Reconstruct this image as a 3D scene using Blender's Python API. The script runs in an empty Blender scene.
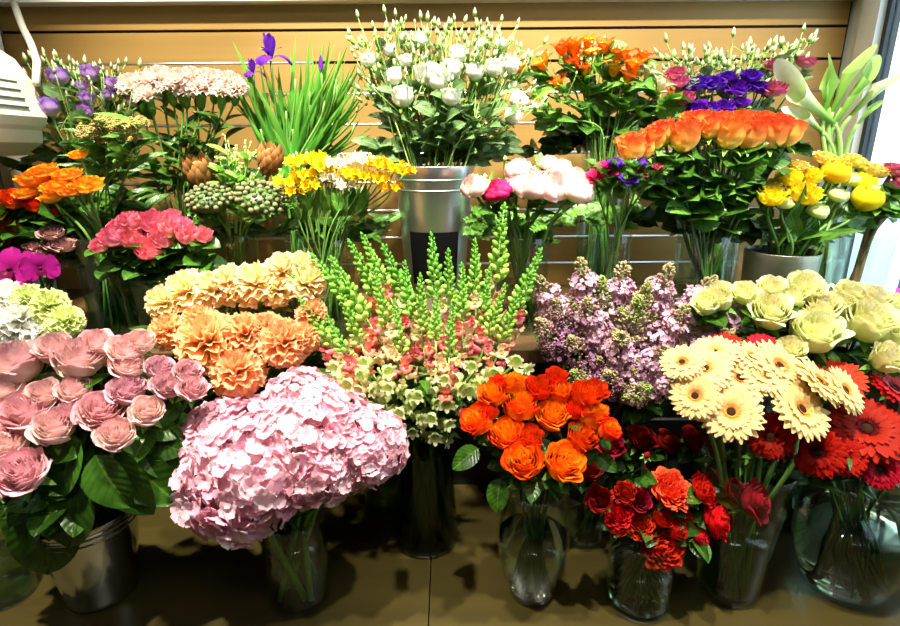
import bpy, math, random
import numpy as np
from mathutils import Vector, Matrix, Euler

# ---------------------------------------------------------------- camera, world, light, exposure
PI = math.pi
SC = bpy.context.scene
COL = SC.collection
F_PX, PITCH, ROLL = 540.0, math.radians(16.8), math.radians(-0.45)
CAM = Vector((0, 0, 0.85))
CR = Euler((PI / 2 - PITCH, 0, 0)).to_matrix() @ Matrix.Rotation(ROLL, 3, 'Z')
cam = bpy.data.objects.new('camera', bpy.data.cameras.new('camera'))
cam.data.sensor_width = 36; cam.data.lens = F_PX / 900 * 36; cam.data.clip_start = 0.02
cam.matrix_world = Matrix.Translation(CAM) @ CR.to_4x4()
COL.objects.link(cam); SC.camera = cam

world = bpy.data.worlds.new('daylight'); SC.world = world; world.use_nodes = True
world.node_tree.nodes['Background'].inputs[0].default_value = (0.80, 0.91, 1.0, 1)
world.node_tree.nodes['Background'].inputs[1].default_value = 2.2

def area(name, loc, target, size, power, color, sizey=None, spread=None):
    l = bpy.data.lights.new(name, 'AREA'); l.energy = power; l.color = color
    l.shape = 'RECTANGLE' if sizey else 'DISK'; l.size = size
    if sizey: l.size_y = sizey
    if spread: l.spread = math.radians(spread)
    o = bpy.data.objects.new(name, l); COL.objects.link(o); o.location = loc
    o.rotation_euler = (Vector(target) - Vector(loc)).to_track_quat('-Z', 'Y').to_euler()
    return o
def spot(name, loc, target, power, color, ang=70, blend=.6, rad=.035):
    l = bpy.data.lights.new(name, 'SPOT'); l.energy = power; l.color = color
    l.spot_size = math.radians(ang); l.spot_blend = blend; l.shadow_soft_size = rad
    o = bpy.data.objects.new(name, l); COL.objects.link(o); o.location = loc
    o.rotation_euler = (Vector(target) - Vector(loc)).to_track_quat('-Z', 'Y').to_euler()
    return o
WARM = (1.0, 0.93, 0.80)
for lx, lp in ((-.68, 112), (-.02, 112), (.62, 108)):      # spots turned at the top row, spots above the front edge
    spot('ceiling_spot_lamp', (lx, .80, 2.13), (lx * .95, 1.50, 1.08), lp, WARM, 56, .9)
for lx, lp in ((-.74, 165), (0.0, 94), (.62, 104)):
    spot('ceiling_spot_lamp', (lx, .62, 2.13), (lx * .95, .98, .35), lp, WARM, 58, .7)
area('front_fill_light', (0, -.25, 2.14), (0, 1.2, .5), 1.1, 5, (1.0, .94, .84), .35)  # soft fill added from the front to lift the faces of the flowers
SC.view_settings.view_transform = 'Standard'; SC.view_settings.look = 'None'
SC.view_settings.exposure = 1.15; SC.view_settings.gamma = 1
SC.view_settings.use_curve_mapping = False
SC.cycles.max_bounces = 8; SC.cycles.transparent_max_bounces = 24
SC.cycles.transmission_bounces = 8; SC.cycles.caustics_reflective = False; SC.cycles.caustics_refractive = False

def ray(px, py):
    return CR @ Vector(((px - 450) / F_PX, (313 - py) / F_PX, -1))
def P(px, py, y):                     # the point at world depth y seen at px, py
    d = ray(px, py); return CAM + d * (y / d.y)
def G(px, py, z=0.0):                 # the point at height z seen at px, py
    d = ray(px, py); return CAM + d * ((z - CAM.z) / d.z)
def zc(p): return -((CR.transposed() @ (Vector(p) - CAM)).z)

# ---------------------------------------------------------------- materials
def lin(h):
    h = h.lstrip('#'); c = [int(h[i:i+2], 16) / 255 for i in (0, 2, 4)]
    return tuple((x / 12.92 if x <= .04045 else ((x + .055) / 1.055) ** 2.4) for x in c) + (1,)
def nt(name):
    m = bpy.data.materials.new(name); m.use_nodes = True; t = m.node_tree; t.nodes.clear()
    return m, t, t.nodes, t.links
def node(N, typ, **kw):
    n = N.new(typ)
    for k, v in kw.items(): setattr(n, k, v)
    return n
def ramp(N, stops):
    r = N.new('ShaderNodeValToRGB'); e = r.color_ramp.elements
    while len(e) > 1: e.remove(e[-1])
    e[0].position = stops[0][0]; e[0].color = lin(stops[0][1])
    for p, c in stops[1:]:
        x = e.new(p); x.color = lin(c)
    return r
def petal_mat(name, stops, trans=.3, rough=.6, val=.12, hue=.012, noise=.25, nscale=6, edge=None, veins=0, spots=None, use_u=False):
    m, t, N, L = nt(name)
    uv = node(N, 'ShaderNodeUVMap'); sep = node(N, 'ShaderNodeSeparateXYZ'); L.new(uv.outputs[0], sep.inputs[0])
    tc = node(N, 'ShaderNodeTexCoord')
    ns = node(N, 'ShaderNodeTexNoise'); ns.inputs['Scale'].default_value = nscale; L.new(tc.outputs['Object'], ns.inputs['Vector'])
    add = node(N, 'ShaderNodeMath', operation='MULTIPLY_ADD'); L.new(ns.outputs[0], add.inputs[0])
    add.inputs[1].default_value = noise; add.inputs[2].default_value = -noise / 2
    s = node(N, 'ShaderNodeMath', operation='ADD'); L.new(add.outputs[0], s.inputs[0]); L.new(sep.outputs[0 if use_u else 1], s.inputs[1])
    r = ramp(N, stops); L.new(s.outputs[0], r.inputs[0]); col = r.outputs[0]
    if veins:
        w = node(N, 'ShaderNodeTexWave'); w.inputs['Scale'].default_value = veins; w.inputs['Distortion'].default_value = 1.5
        L.new(uv.outputs[0], w.inputs['Vector'])
        mx = node(N, 'ShaderNodeMix', data_type='RGBA', blend_type='MULTIPLY'); mx.inputs[0].default_value = .35
        L.new(col, mx.inputs[6]); L.new(w.outputs[0], mx.inputs[7]); col = mx.outputs[2]
    if spots:
        vo = node(N, 'ShaderNodeTexVoronoi'); vo.inputs['Scale'].default_value = spots[1]; L.new(uv.outputs[0], vo.inputs['Vector'])
        cmp = node(N, 'ShaderNodeMath', operation='LESS_THAN'); cmp.inputs[1].default_value = spots[2]; L.new(vo.outputs[0], cmp.inputs[0])
        mx = node(N, 'ShaderNodeMix', data_type='RGBA'); L.new(cmp.outputs[0], mx.inputs[0]); L.new(col, mx.inputs[6])
        mx.inputs[7].default_value = lin(spots[0]); col = mx.outputs[2]
    oi = node(N, 'ShaderNodeObjectInfo'); hs = node(N, 'ShaderNodeHueSaturation')
    mr = node(N, 'ShaderNodeMapRange'); mr.inputs[3].default_value = 1 - val; mr.inputs[4].default_value = 1 + val * .6
    L.new(oi.outputs['Random'], mr.inputs[0]); L.new(mr.outputs[0], hs.inputs['Value'])
    wn = node(N, 'ShaderNodeTexWhiteNoise', noise_dimensions='1D'); L.new(oi.outputs['Random'], wn.inputs['W'])
    mh = node(N, 'ShaderNodeMapRange'); mh.inputs[3].default_value = .5 - hue; mh.inputs[4].default_value = .5 + hue
    L.new(wn.outputs[0], mh.inputs[0]); L.new(mh.outputs[0], hs.inputs['Hue']); L.new(col, hs.inputs['Color'])
    b = node(N, 'ShaderNodeBsdfPrincipled'); b.inputs['Roughness'].default_value = rough; b.inputs['Specular IOR Level'].default_value = .08
    L.new(hs.outputs[0], b.inputs['Base Color'])
    tr = node(N, 'ShaderNodeBsdfTranslucent'); L.new(hs.outputs[0], tr.inputs[0])
    mix = node(N, 'ShaderNodeMixShader'); mix.inputs[0].default_value = trans; L.new(b.outputs[0], mix.inputs[1]); L.new(tr.outputs[0], mix.inputs[2])
    o = node(N, 'ShaderNodeOutputMaterial'); L.new(mix.outputs[0], o.inputs[0])
    return m
def leaf_mat(name, dark, mid, vein, rough=.38, trans=.18):
    m, t, N, L = nt(name)
    uv = node(N, 'ShaderNodeUVMap'); sep = node(N, 'ShaderNodeSeparateXYZ'); L.new(uv.outputs[0], sep.inputs[0])
    a = node(N, 'ShaderNodeMath', operation='SUBTRACT'); L.new(sep.outputs[0], a.inputs[0]); a.inputs[1].default_value = .5
    ab = node(N, 'ShaderNodeMath', operation='ABSOLUTE'); L.new(a.outputs[0], ab.inputs[0])
    # side veins: run outwards and towards the tip
    ma = node(N, 'ShaderNodeMath', operation='MULTIPLY_ADD'); L.new(ab.outputs[0], ma.inputs[0]); ma.inputs[1].default_value = -.45; L.new(sep.outputs[1], ma.inputs[2])
    sn = node(N, 'ShaderNodeMath', operation='MULTIPLY'); L.new(ma.outputs[0], sn.inputs[0]); sn.inputs[1].default_value = 52
    si = node(N, 'ShaderNodeMath', operation='SINE'); L.new(sn.outputs[0], si.inputs[0])
    gt = node(N, 'ShaderNodeMapRange'); L.new(si.outputs[0], gt.inputs[0]); gt.inputs[1].default_value = .88; gt.inputs[2].default_value = 1; gt.inputs[4].default_value = .14
    lt = node(N, 'ShaderNodeMapRange'); L.new(ab.outputs[0], lt.inputs[0]); lt.inputs[1].default_value = .045; lt.inputs[2].default_value = .0; lt.inputs[4].default_value = .8
    mxv = node(N, 'ShaderNodeMath', operation='MAXIMUM'); L.new(gt.outputs[0], mxv.inputs[0]); L.new(lt.outputs[0], mxv.inputs[1])
    tc = node(N, 'ShaderNodeTexCoord'); ns = node(N, 'ShaderNodeTexNoise'); ns.inputs['Scale'].default_value = 5; L.new(tc.outputs['Object'], ns.inputs['Vector'])
    r = ramp(N, [(.3, dark), (.7, mid)]); L.new(ns.outputs[0], r.inputs[0])
    mx = node(N, 'ShaderNodeMix', data_type='RGBA'); L.new(mxv.outputs[0], mx.inputs[0]); L.new(r.outputs[0], mx.inputs[6]); mx.inputs[7].default_value = lin(vein)
    oi = node(N, 'ShaderNodeObjectInfo'); hs = node(N, 'ShaderNodeHueSaturation')
    mr = node(N, 'ShaderNodeMapRange'); mr.inputs[3].default_value = .75; mr.inputs[4].default_value = 1.2
    L.new(oi.outputs['Random'], mr.inputs[0]); L.new(mr.outputs[0], hs.inputs['Value']); L.new(mx.outputs[2], hs.inputs['Color'])
    b = node(N, 'ShaderNodeBsdfPrincipled'); b.inputs['Roughness'].default_value = rough; b.inputs['Specular IOR Level'].default_value = .4
    L.new(hs.outputs[0], b.inputs['Base Color'])
    bp = node(N, 'ShaderNodeBump'); bp.inputs['Strength'].default_value = .15; bp.inputs['Distance'].default_value = .0015; L.new(si.outputs[0], bp.inputs['Height']); L.new(bp.outputs[0], b.inputs['Normal'])
    tr = node(N, 'ShaderNodeBsdfTranslucent'); L.new(hs.outputs[0], tr.inputs[0])
    mix = node(N, 'ShaderNodeMixShader'); mix.inputs[0].default_value = trans; L.new(b.outputs[0], mix.inputs[1]); L.new(tr.outputs[0], mix.inputs[2])
    o = node(N, 'ShaderNodeOutputMaterial'); L.new(mix.outputs[0], o.inputs[0])
    return m
def plain(name, c, rough=.5, metal=0, noise=0, nscale=(8, 8, 8), c2=None, spec=.5, bump=0, emit=None):
    m, t, N, L = nt(name)
    b = node(N, 'ShaderNodeBsdfPrincipled'); b.inputs['Roughness'].default_value = rough; b.inputs['Metallic'].default_value = metal
    b.inputs['Specular IOR Level'].default_value = spec
    tc = node(N, 'ShaderNodeTexCoord'); mp = node(N, 'ShaderNodeMapping'); mp.inputs['Scale'].default_value = nscale
    ns = node(N, 'ShaderNodeTexNoise'); ns.inputs['Scale'].default_value = 1; ns.inputs['Detail'].default_value = 6
    L.new(tc.outputs['Object'], mp.inputs[0]); L.new(mp.outputs[0], ns.inputs['Vector'])
    r = ramp(N, [(.3, c), (.72, c2 or c)]); L.new(ns.outputs[0], r.inputs[0]); L.new(r.outputs[0], b.inputs['Base Color'])
    if bump:
        bp = node(N, 'ShaderNodeBump'); bp.inputs['Strength'].default_value = bump; bp.inputs['Distance'].default_value = .003
        L.new(ns.outputs[0], bp.inputs['Height']); L.new(bp.outputs[0], b.inputs['Normal'])
    if emit:
        b.inputs['Emission Color'].default_value = lin(c); b.inputs['Emission Strength'].default_value = emit
    o = node(N, 'ShaderNodeOutputMaterial'); L.new(b.outputs[0], o.inputs[0])
    return m
def thin_glass(name, tint, gl=1.0):
    m, t, N, L = nt(name)
    tr = node(N, 'ShaderNodeBsdfTransparent'); tr.inputs[0].default_value = lin(tint)
    g = node(N, 'ShaderNodeBsdfGlossy'); g.inputs['Roughness'].default_value = .02; g.inputs[0].default_value = (gl, gl, gl, 1)
    lw = node(N, 'ShaderNodeLayerWeight'); lw.inputs[0].default_value = .5
    pw = node(N, 'ShaderNodeMath', operation='POWER'); L.new(lw.outputs['Facing'], pw.inputs[0]); pw.inputs[1].default_value = 4
    fr = node(N, 'ShaderNodeMath', operation='MULTIPLY_ADD'); L.new(pw.outputs[0], fr.inputs[0]); fr.inputs[1].default_value = .7; fr.inputs[2].default_value = .035
    mix = node(N, 'ShaderNodeMixShader'); L.new(fr.outputs[0], mix.inputs[0]); L.new(tr.outputs[0], mix.inputs[1]); L.new(g.outputs[0], mix.inputs[2])
    o = node(N, 'ShaderNodeOutputMaterial'); L.new(mix.outputs[0], o.inputs[0])
    return m
def refr(name, c, ior):
    m, t, N, L = nt(name)
    b = node(N, 'ShaderNodeBsdfPrincipled'); b.inputs['Base Color'].default_value = lin(c); b.inputs['Roughness'].default_value = 0
    b.inputs['Transmission Weight'].default_value = 1; b.inputs['IOR'].default_value = ior
    o = node(N, 'ShaderNodeOutputMaterial'); L.new(b.outputs[0], o.inputs[0])
    return m

M_GLASS = thin_glass('clear_vase_glass', '#f4faf6')
M_GREENGLASS = thin_glass('green_vase_glass', '#a9c8ae')
M_WATER = refr('vase_water', '#e2efe0', 1.33)
M_WATERG = refr('green_vase_water', '#a5c8a8', 1.33)
M_WATERT = thin_glass('still_water', '#d8e8d8')
M_WATERGT = thin_glass('green_tinted_water', '#a8c89c')
M_ZINC = plain('galvanised_zinc', '#d2d5d4', .32, 1, c2='#dcdedd', nscale=(14, 14, 30), bump=.15)
M_PAIL = plain('polished_zinc', '#b9bdb8', .13, 1, c2='#cdd0cc', nscale=(10, 10, 20), bump=.08)
M_ZINCD = plain('weathered_zinc', '#7c7c6e', .4, .9, c2='#9a9a88', nscale=(20, 20, 20), bump=.2)
M_CHALK = plain('matt_black_label', '#0a0a0a', .9, spec=.1)
M_STEM = plain('green_stem', '#4c7a2b', .5, c2='#6f9c3f', nscale=(30, 30, 8))
M_STEMD = plain('dark_green_stem', '#2e5520', .5, c2='#47702f', nscale=(30, 30, 8))
M_STEML = plain('pale_green_stem', '#86ad4e', .5, c2='#a5c46a', nscale=(30, 30, 8))
M_STEMB = plain('brown_woody_stem', '#6a5232', .7, c2='#86704a', nscale=(30, 30, 8))
M_LEAFD = leaf_mat('dark_rose_leaf', '#264a10', '#3f6c1c', '#668c38', .35)
M_LEAF = leaf_mat('mid_green_leaf', '#3a6c1c', '#5e9030', '#8bb45e')
M_LEAFG = leaf_mat('grey_green_leaf', '#4e7240', '#749658', '#a5c08e', .5)
M_LEAFL = leaf_mat('light_green_leaf', '#5b9a2e', '#86bd46', '#b9dc7c', .45, .3)
M_BLADE = petal_mat('iris_blade', [(0, '#4a8a2c'), (.5, '#448a2c'), (1, '#74b044')], .2, .4, .2, .01, .5, 9)
M_SEPAL = petal_mat('green_sepal', [(0, '#5c8f36'), (1, '#86b552')], .2, .5)
M_BUDG = petal_mat('pale_green_bud', [(0, '#86ad52'), (.45, '#bcd385'), (1, '#e9efc4')], .25, .5, .1)

# ---------------------------------------------------------------- mesh builder
class MB:
    def __init__(s): s.v = []; s.f = []; s.uv = []; s.mi = []
    def grid(s, fn, nu, nv, mi=0, uo=None, close=False):
        b = len(s.v)
        for j in range(nv + 1):
            for i in range(nu + 1):
                u, v = i / nu, j / nv
                s.v.append(tuple(fn(u, v))); s.uv.append((u if uo is None else uo, v))
        for j in range(nv):
            for i in range(nu):
                a = b + j * (nu + 1) + i
                s.f.append((a, a + 1, a + nu + 2, a + nu + 1)); s.mi.append(mi)
    def tube(s, pts, rad, n=6, mi=0, cap=True):
        pts = [Vector(p) for p in pts]; b = len(s.v); k = len(pts); up = Vector((.3, .2, 1)).normalized()
        for i, p in enumerate(pts):
            d = (pts[min(i + 1, k - 1)] - pts[max(i - 1, 0)])
            if d.length < 1e-9: d = Vector((0, 0, 1))
            d.normalize()
            x = d.cross(up)
            if x.length < 1e-3: x = d.cross(Vector((1, 0, 0)))
            x.normalize(); y = d.cross(x)
            r = rad(i / (k - 1)) if callable(rad) else rad
            for a in range(n):
                t = 2 * PI * a / n; q = p + (x * math.cos(t) + y * math.sin(t)) * r
                s.v.append(tuple(q)); s.uv.append((a / n, i / (k - 1)))
        for i in range(k - 1):
            for a in range(n):
                a2 = (a + 1) % n
                s.f.append((b + i * n + a, b + i * n + a2, b + (i + 1) * n + a2, b + (i + 1) * n + a)); s.mi.append(mi)
        if cap:
            s.f.append(tuple(b + a for a in reversed(range(n)))); s.mi.append(mi)
            s.f.append(tuple(b + (k - 1) * n + a for a in range(n))); s.mi.append(mi)
    def lathe(s, prof, n=40, mi=0, c=(0, 0, 0), close=False):
        b = len(s.v); k = len(prof)
        for j, (r, z) in enumerate(prof):
            for a in range(n):
                t = 2 * PI * a / n
                s.v.append((c[0] + r * math.cos(t), c[1] + r * math.sin(t), c[2] + z)); s.uv.append((a / n, j / (k - 1)))
        for j in range(k - 1):
            for a in range(n):
                a2 = (a + 1) % n
                s.f.append((b + j * n + a, b + j * n + a2, b + (j + 1) * n + a2, b + (j + 1) * n + a)); s.mi.append(mi)
    def box(s, lo, hi, mi=0):
        b = len(s.v); x0, y0, z0 = lo; x1, y1, z1 = hi
        s.v += [(x0, y0, z0), (x1, y0, z0), (x1, y1, z0), (x0, y1, z0), (x0, y0, z1), (x1, y0, z1), (x1, y1, z1), (x0, y1, z1)]
        s.uv += [(0, 0)] * 8
        for f in ((0, 3, 2, 1), (4, 5, 6, 7), (0, 1, 5, 4), (1, 2, 6, 5), (2, 3, 7, 6), (3, 0, 4, 7)):
            s.f.append(tuple(b + i for i in f)); s.mi.append(mi)
    def ball(s, c, r, rz=None, d=(0, 0, 1), n=6, m=4, mi=0, uo=None, point=0):
        q = Vector(d).to_track_quat('Z', 'Y'); c = Vector(c); rz = rz or r; b = len(s.v)
        for j in range(m + 1):
            th = PI * j / m; rr = math.sin(th) * r; z = -math.cos(th) * rz
            if point and j > m / 2: rr *= (1 - point * (j / m - .5))
            for a in range(n):
                t = 2 * PI * a / n
                s.v.append(tuple(c + q @ Vector((rr * math.cos(t), rr * math.sin(t), z)))); s.uv.append((a / n if uo is None else uo, j / m))
        for j in range(m):
            for a in range(n):
                a2 = (a + 1) % n
                s.f.append((b + j * n + a, b + j * n + a2, b + (j + 1) * n + a2, b + (j + 1) * n + a)); s.mi.append(mi)
    def petal(s, az, L, W, el0, el1, r0=0, z0=0, cup=0, ruf=0, nu=2, nv=4, shape='oval', mi=0, ph=0, zig=0, fold=0, uo=None, twist=0):
        el0, el1 = math.radians(el0), math.radians(el1)
        cl = [(r0, z0)]; K = nv * 2; st = L / K
        for j in range(K):
            e = el0 + (el1 - el0) * (j + .5) / K
            cl.append((cl[-1][0] + st * math.cos(e), cl[-1][1] + st * math.sin(e)))
        ca, sa = math.cos(az), math.sin(az)
        def fn(u, v):
            w = {'oval': lambda: math.sin(PI * min(1, .04 + .96 * v) ** .8) ** .8,
                 'round': lambda: min(1, .25 + 1.3 * v) * math.sqrt(max(0, 1 - max(0, (v - .55) / .45) ** 2.4)),
                 'fan': lambda: .12 + .88 * v ** .9,
                 'ray': lambda: (.45 + .55 * min(1, v * 2.2)) * math.sqrt(max(.03, 1 - max(0, (v - .8) / .2) ** 2)),
                 'lance': lambda: math.sin(PI * min(1, (.06 + .94 * v)) ** .6) ** .9,
                 'leaf': lambda: (max(0, math.sin(PI * v ** .78))) ** .75}[shape]()
            x = u * 2 - 1; j = int(round(v * K)); e = el0 + (el1 - el0) * v
            r, z = cl[j]
            if zig and v > .99: dr = -zig * L * (int(round(u * nu)) % 2); r += dr * math.cos(e); z += dr * math.sin(e)
            nrm = cup * x * x * W * w + fold * abs(x) * W * w + ruf * v * v * math.sin(x * 5.5 + ph) * W
            r -= math.sin(e) * nrm; z += math.cos(e) * nrm
            y = x * W * w
            if twist:
                z += twist * x * v * W
            return (r * ca - y * sa, r * sa + y * ca, z)
        s.grid(fn, nu, nv, mi, uo)
    def add(s, o, mat, uo=None, mi=None):
        b = len(s.v); V = np.array(o.v); A = np.array(mat)
        V = V @ A[:3, :3].T + A[:3, 3]
        s.v += [tuple(x) for x in V]; s.uv += o.uv if uo is None else [(uo, q[1]) for q in o.uv]
        s.f += [tuple(b + i for i in f) for f in o.f]; s.mi += o.mi if mi is None else [mi] * len(o.f)
    def mesh(s, name, mats, smooth=True):
        me = bpy.data.meshes.new(name); me.from_pydata(s.v, [], s.f)
        uv = me.uv_layers.new(name='UVMap')
        li = np.empty(len(me.loops), np.int32); me.loops.foreach_get('vertex_index', li)
        uv.data.foreach_set('uv', np.array(s.uv, np.float32)[li].ravel())
        for m in (mats if isinstance(mats, (list, tuple)) else [mats]): me.materials.append(m)
        me.polygons.foreach_set('material_index', s.mi)
        if smooth: me.polygons.foreach_set('use_smooth', [True] * len(me.polygons))
        me.update()
        return me
def dirmat(p, d, s, spin=0):
    q = Vector(d).to_track_quat('Z', 'Y').to_matrix() @ Matrix.Rotation(spin, 3, 'Z')
    return Matrix.Translation(p) @ (q * s).to_4x4()

# ---------------------------------------------------------------- things and parts
def tag(o, label=None, cat=None, group=None, kind=None):
    if label: o['label'] = label
    if cat: o['category'] = cat
    if group: o['group'] = group
    if kind: o['kind'] = kind
    return o
def thing(name, loc, label=None, cat=None, group=None):
    o = bpy.data.objects.new(name, None); COL.objects.link(o); o.location = loc; o.empty_display_size = .02
    return tag(o, label, cat, group)
def part(name, me, parent, loc=None, rot=None, scale=1, label=None):
    o = bpy.data.objects.new(name, me); COL.objects.link(o); o.parent = parent
    if loc is not None: o.location = Vector(loc) - (Vector(parent.location) if parent and parent.type == 'EMPTY' else Vector((0, 0, 0)))
    if rot is not None: o.rotation_mode = 'QUATERNION'; o.rotation_quaternion = rot
    o.scale = (scale,) * 3
    if label: o['label'] = label
    return o
def solo(name, me, label=None, cat=None, group=None, kind=None, loc=(0, 0, 0)):
    o = bpy.data.objects.new(name, me); COL.objects.link(o); o.location = loc
    return tag(o, label, cat, group, kind)
def local(me_builder_pts, org): return [Vector(p) - Vector(org) for p in me_builder_pts]

# ---------------------------------------------------------------- the setting
M_WOOD = plain('slatwall_wood', '#8f7038', .5, c2='#9c7c42', nscale=(1.2, 10, 26), spec=.3)
M_GROOVE = plain('dark_groove', '#1c150c', .8)
M_CHROME = plain('aluminium_insert', '#f2f4f6', .38, 1)
M_WHITE = plain('white_paint', '#dcdcd6', .6)
M_GREYW = plain('grey_wall_paint', '#77746c', .7, c2='#807d75')
M_FLOOR = plain('grey_floor', '#4a453d', .5, c2='#57524a', nscale=(4, 4, 4))
M_TABLE = plain('olive_brown_tabletop', '#383014', .32, c2='#433a18', nscale=(2, 24, 4), spec=.45)
M_SHELF = plain('brown_shelf_board', '#4c3820', .5, c2='#573f22', nscale=(2, 24, 4))
M_DARK = plain('shaded_brown_panel', '#231b12', .7, c2='#2c2318')  # riser colour carries the shade of the recess under the shelf
YW, XL, XR = 1.75, -1.30, 1.17
def boxm(lo, hi, mat): b = MB(); b.box(lo, hi); return b.mesh('m', mat, False)
def struct(name, me): return solo(name, me, kind='structure')
ZT = 2.15
struct('floor', boxm((XL - .05, -2.6, -.65), (XR + .05, YW + .1, -.60), M_FLOOR))
struct('ceiling', boxm((XL - .05, -2.6, ZT + .02), (XR + .05, YW + .1, ZT + .07), M_WHITE))
struct('wall_left', boxm((XL - .05, -2.6, -.6), (XL, YW + .05, ZT + .02), M_GREYW))
struct('wall_front', boxm((XL - .05, -2.65, -.6), (XR + .05, -2.6, ZT + .02), M_GREYW))
b = MB(); b.box((XL, YW, -.6), (XR + .05, YW + .05, ZT + .02), 1)
z = 1.186 - .0865; prev = 1.252
gz = [1.186 - .0865 * k for k in range(20)]
tops = [1.252] + [g - .004 for g in gz[:-1]]
for t_, g in zip(tops, gz):
    if g > -.55: b.box((XL + .004, YW - .012, g + .004), (XR - .012, YW, t_))
struct('wall_back', b.mesh('slats', [M_WOOD, M_GROOVE], False))
struct('wall_upper', boxm((XL, YW - .06, 1.252), (XR, YW, ZT + .02), M_WHITE))
for i, g in enumerate(gz[1:12]):
    x1 = -.40 if i == 0 else XR - .02
    b = MB(); b.tube([(XL + .01, YW - .010, g), (x1, YW - .010, g)], .0042, 10)
    struct('trim_%d' % (i + 1), b.mesh('insert', M_CHROME))
struct('trim_20', boxm((XL, 1.62, -.6), (XL + .03, 1.70, 1.25), M_WHITE))
# window wall on the right
b = MB()
b.box((XR, -2.6, -.6), (XR + .05, YW, .30)); b.box((XR, -2.6, 1.75), (XR + .05, YW, ZT + .02))
b.box((XR, 1.69, .30), (XR + .05, YW, 1.75)); b.box((XR, -2.6, .30), (XR + .05, .35, 1.75))
struct('wall_right', b.mesh('m', M_WHITE, False))
w = MB()
for lo, hi in (((XR - .012, 1.62, .30), (XR + .045, 1.69, 1.75)), ((XR - .012, .35, .30), (XR + .045, .41, 1.75)),
               ((XR - .012, .41, .30), (XR + .045, 1.62, .36)), ((XR - .012, .41, 1.69), (XR + .045, 1.62, 1.75))): w.box(lo, hi)
wo = struct('window_1', w.mesh('m', M_WHITE, False))
w = MB(); w.box((XR + .008, 1.605, .36), (XR + .04, 1.62, 1.69)); w.box((XR + .008, .41, .36), (XR + .04, .425, 1.69))
part('window_gasket', w.mesh('m', plain('dark_gasket', '#1f2a28', .5), False), wo)
w = MB(); w.box((XR + .018, .425, .36), (XR + .024, 1.605, 1.69))
part('window_glass', w.mesh('m', thin_glass('window_pane_glass', '#eef6fa'), False), wo)
# what stands outside the window
struct('ground', boxm((XR + .06, -3, -.75), (9, 9, -.70), plain('pavement', '#b9bcbd', .8)))
bl = thing('building', (4.6, 5.5, -.7), 'pale building across the street seen through the shop window', 'building')
part('wall', boxm((0, -3, 0), (1, 4, 1.25), plain('pale_facade', '#dfe6ea', .8)), bl)
part('ledge', boxm((-.06, -3, 1.25), (1, 4, 1.33), plain('blue_grey_ledge', '#8fa6bb', .7)), bl)
sg = thing('pavement_sign', (1.86, 2.12, -.7), 'dark blue and magenta panel standing outside the shop window', 'sign')
part('panel', boxm((-.03, -.30, .0), (.0, .02, 1.32), plain('navy_panel', '#1c2c55', .5)), sg)
part('stripe', boxm((-.034, -.30, .86), (-.03, .02, 1.0), plain('magenta_stripe', '#c02a86', .5)), sg)

# counter the front row stands on, with a seam between its two boards
TX = -.045
ct = thing('display_counter', (0, .85, -.6), 'olive brown counter in two boards carrying the front row of vases', 'counter')
part('countertop', boxm((XL + .005, .45, -.03), (TX - .0012, 1.24, 0), M_TABLE), ct, (0, .85, -.6)).location = (0, -.85, .6)
part('countertop', boxm((TX + .0012, .45, -.03), (XR - .005, 1.24, 0), M_TABLE), ct).location = (0, -.85, .6)
part('front_panel', boxm((XL + .005, .50, -.599), (XR - .005, .53, -.03), M_SHELF), ct).location = (0, -.85, .6)
part('back_panel', boxm((XL + .005, 1.21, -.599), (XR - .005, 1.24, -.03), M_SHELF), ct).location = (0, -.85, .6)
SZ = .42
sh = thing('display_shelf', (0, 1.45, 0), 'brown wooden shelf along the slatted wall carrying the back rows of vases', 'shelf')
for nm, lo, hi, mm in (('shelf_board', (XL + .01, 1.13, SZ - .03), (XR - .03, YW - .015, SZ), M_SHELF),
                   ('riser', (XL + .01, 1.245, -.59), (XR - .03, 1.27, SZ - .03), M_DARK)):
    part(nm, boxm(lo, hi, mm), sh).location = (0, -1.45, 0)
for zz in (.262, .186):
    part('metal_strip', boxm((.10, 1.238, zz), (XR - .05, 1.245, zz + .007), M_CHROME), sh).location = (0, -1.45, 0)

# heater on the left wall, with its pipe
b = MB()
prof = [(XL, 1.16), (-1.20, 1.145), (-1.12, 1.115), (-1.055, 1.07), (-1.025, 1.02), (-1.005, .935), (-1.015, .915), (-1.025, .905), (-1.03, .875), (-1.08, .845), (XL, .84)]
n = len(prof); y0, y1 = 1.17, 1.44
for yy in (y0, y1):
    for (x, z) in prof: b.v.append((x, yy, z)); b.uv.append((0, 0))
for i in range(n - 1): b.f.append((i, i + 1, n + i + 1, n + i)); b.mi.append(0)
b.f.append(tuple(range(n))); b.mi.append(0); b.f.append(tuple(reversed(range(n, 2 * n)))); b.mi.append(0)
M_CREAM = plain('cream_plastic', '#d9d6c4', .4)
ac = thing('air_conditioner', (XL, 1.3, .84), 'cream plastic wall unit with slatted vent high up beside the slatted wall', 'air conditioner')
part('casing', b.mesh('casing', M_CREAM, False), ac, (0, 0, 0))
for k in range(4):
    q = MB(); f0 = .2 + k * .21; a_, c_ = Vector((-1.03, 0, 1.03)), Vector((-1.005, 0, .94)); m_ = a_.lerp(c_, f0)
    q.box((m_.x - .006, y0 + .02, m_.z - .002), (m_.x + .0035, y1 - .055, m_.z + .002))
    part('vent_slot', q.mesh('slot', plain('vent_shadow_gap', '#4b4a40', .7), False), ac, (0, 0, 0))
q = MB(); pp = [P(13, 0, 1.70), P(17, 12, 1.66), P(23, 28, 1.60), P(31, 44, 1.53), P(37, 62, 1.46), P(36, 84, 1.42)]
q.tube(pp, .009, 10)
solo('cable_pipe', q.mesh('pipe', M_CREAM), 'thin cream pipe bending down from the white bulkhead at the wall unit', 'pipe')

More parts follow.
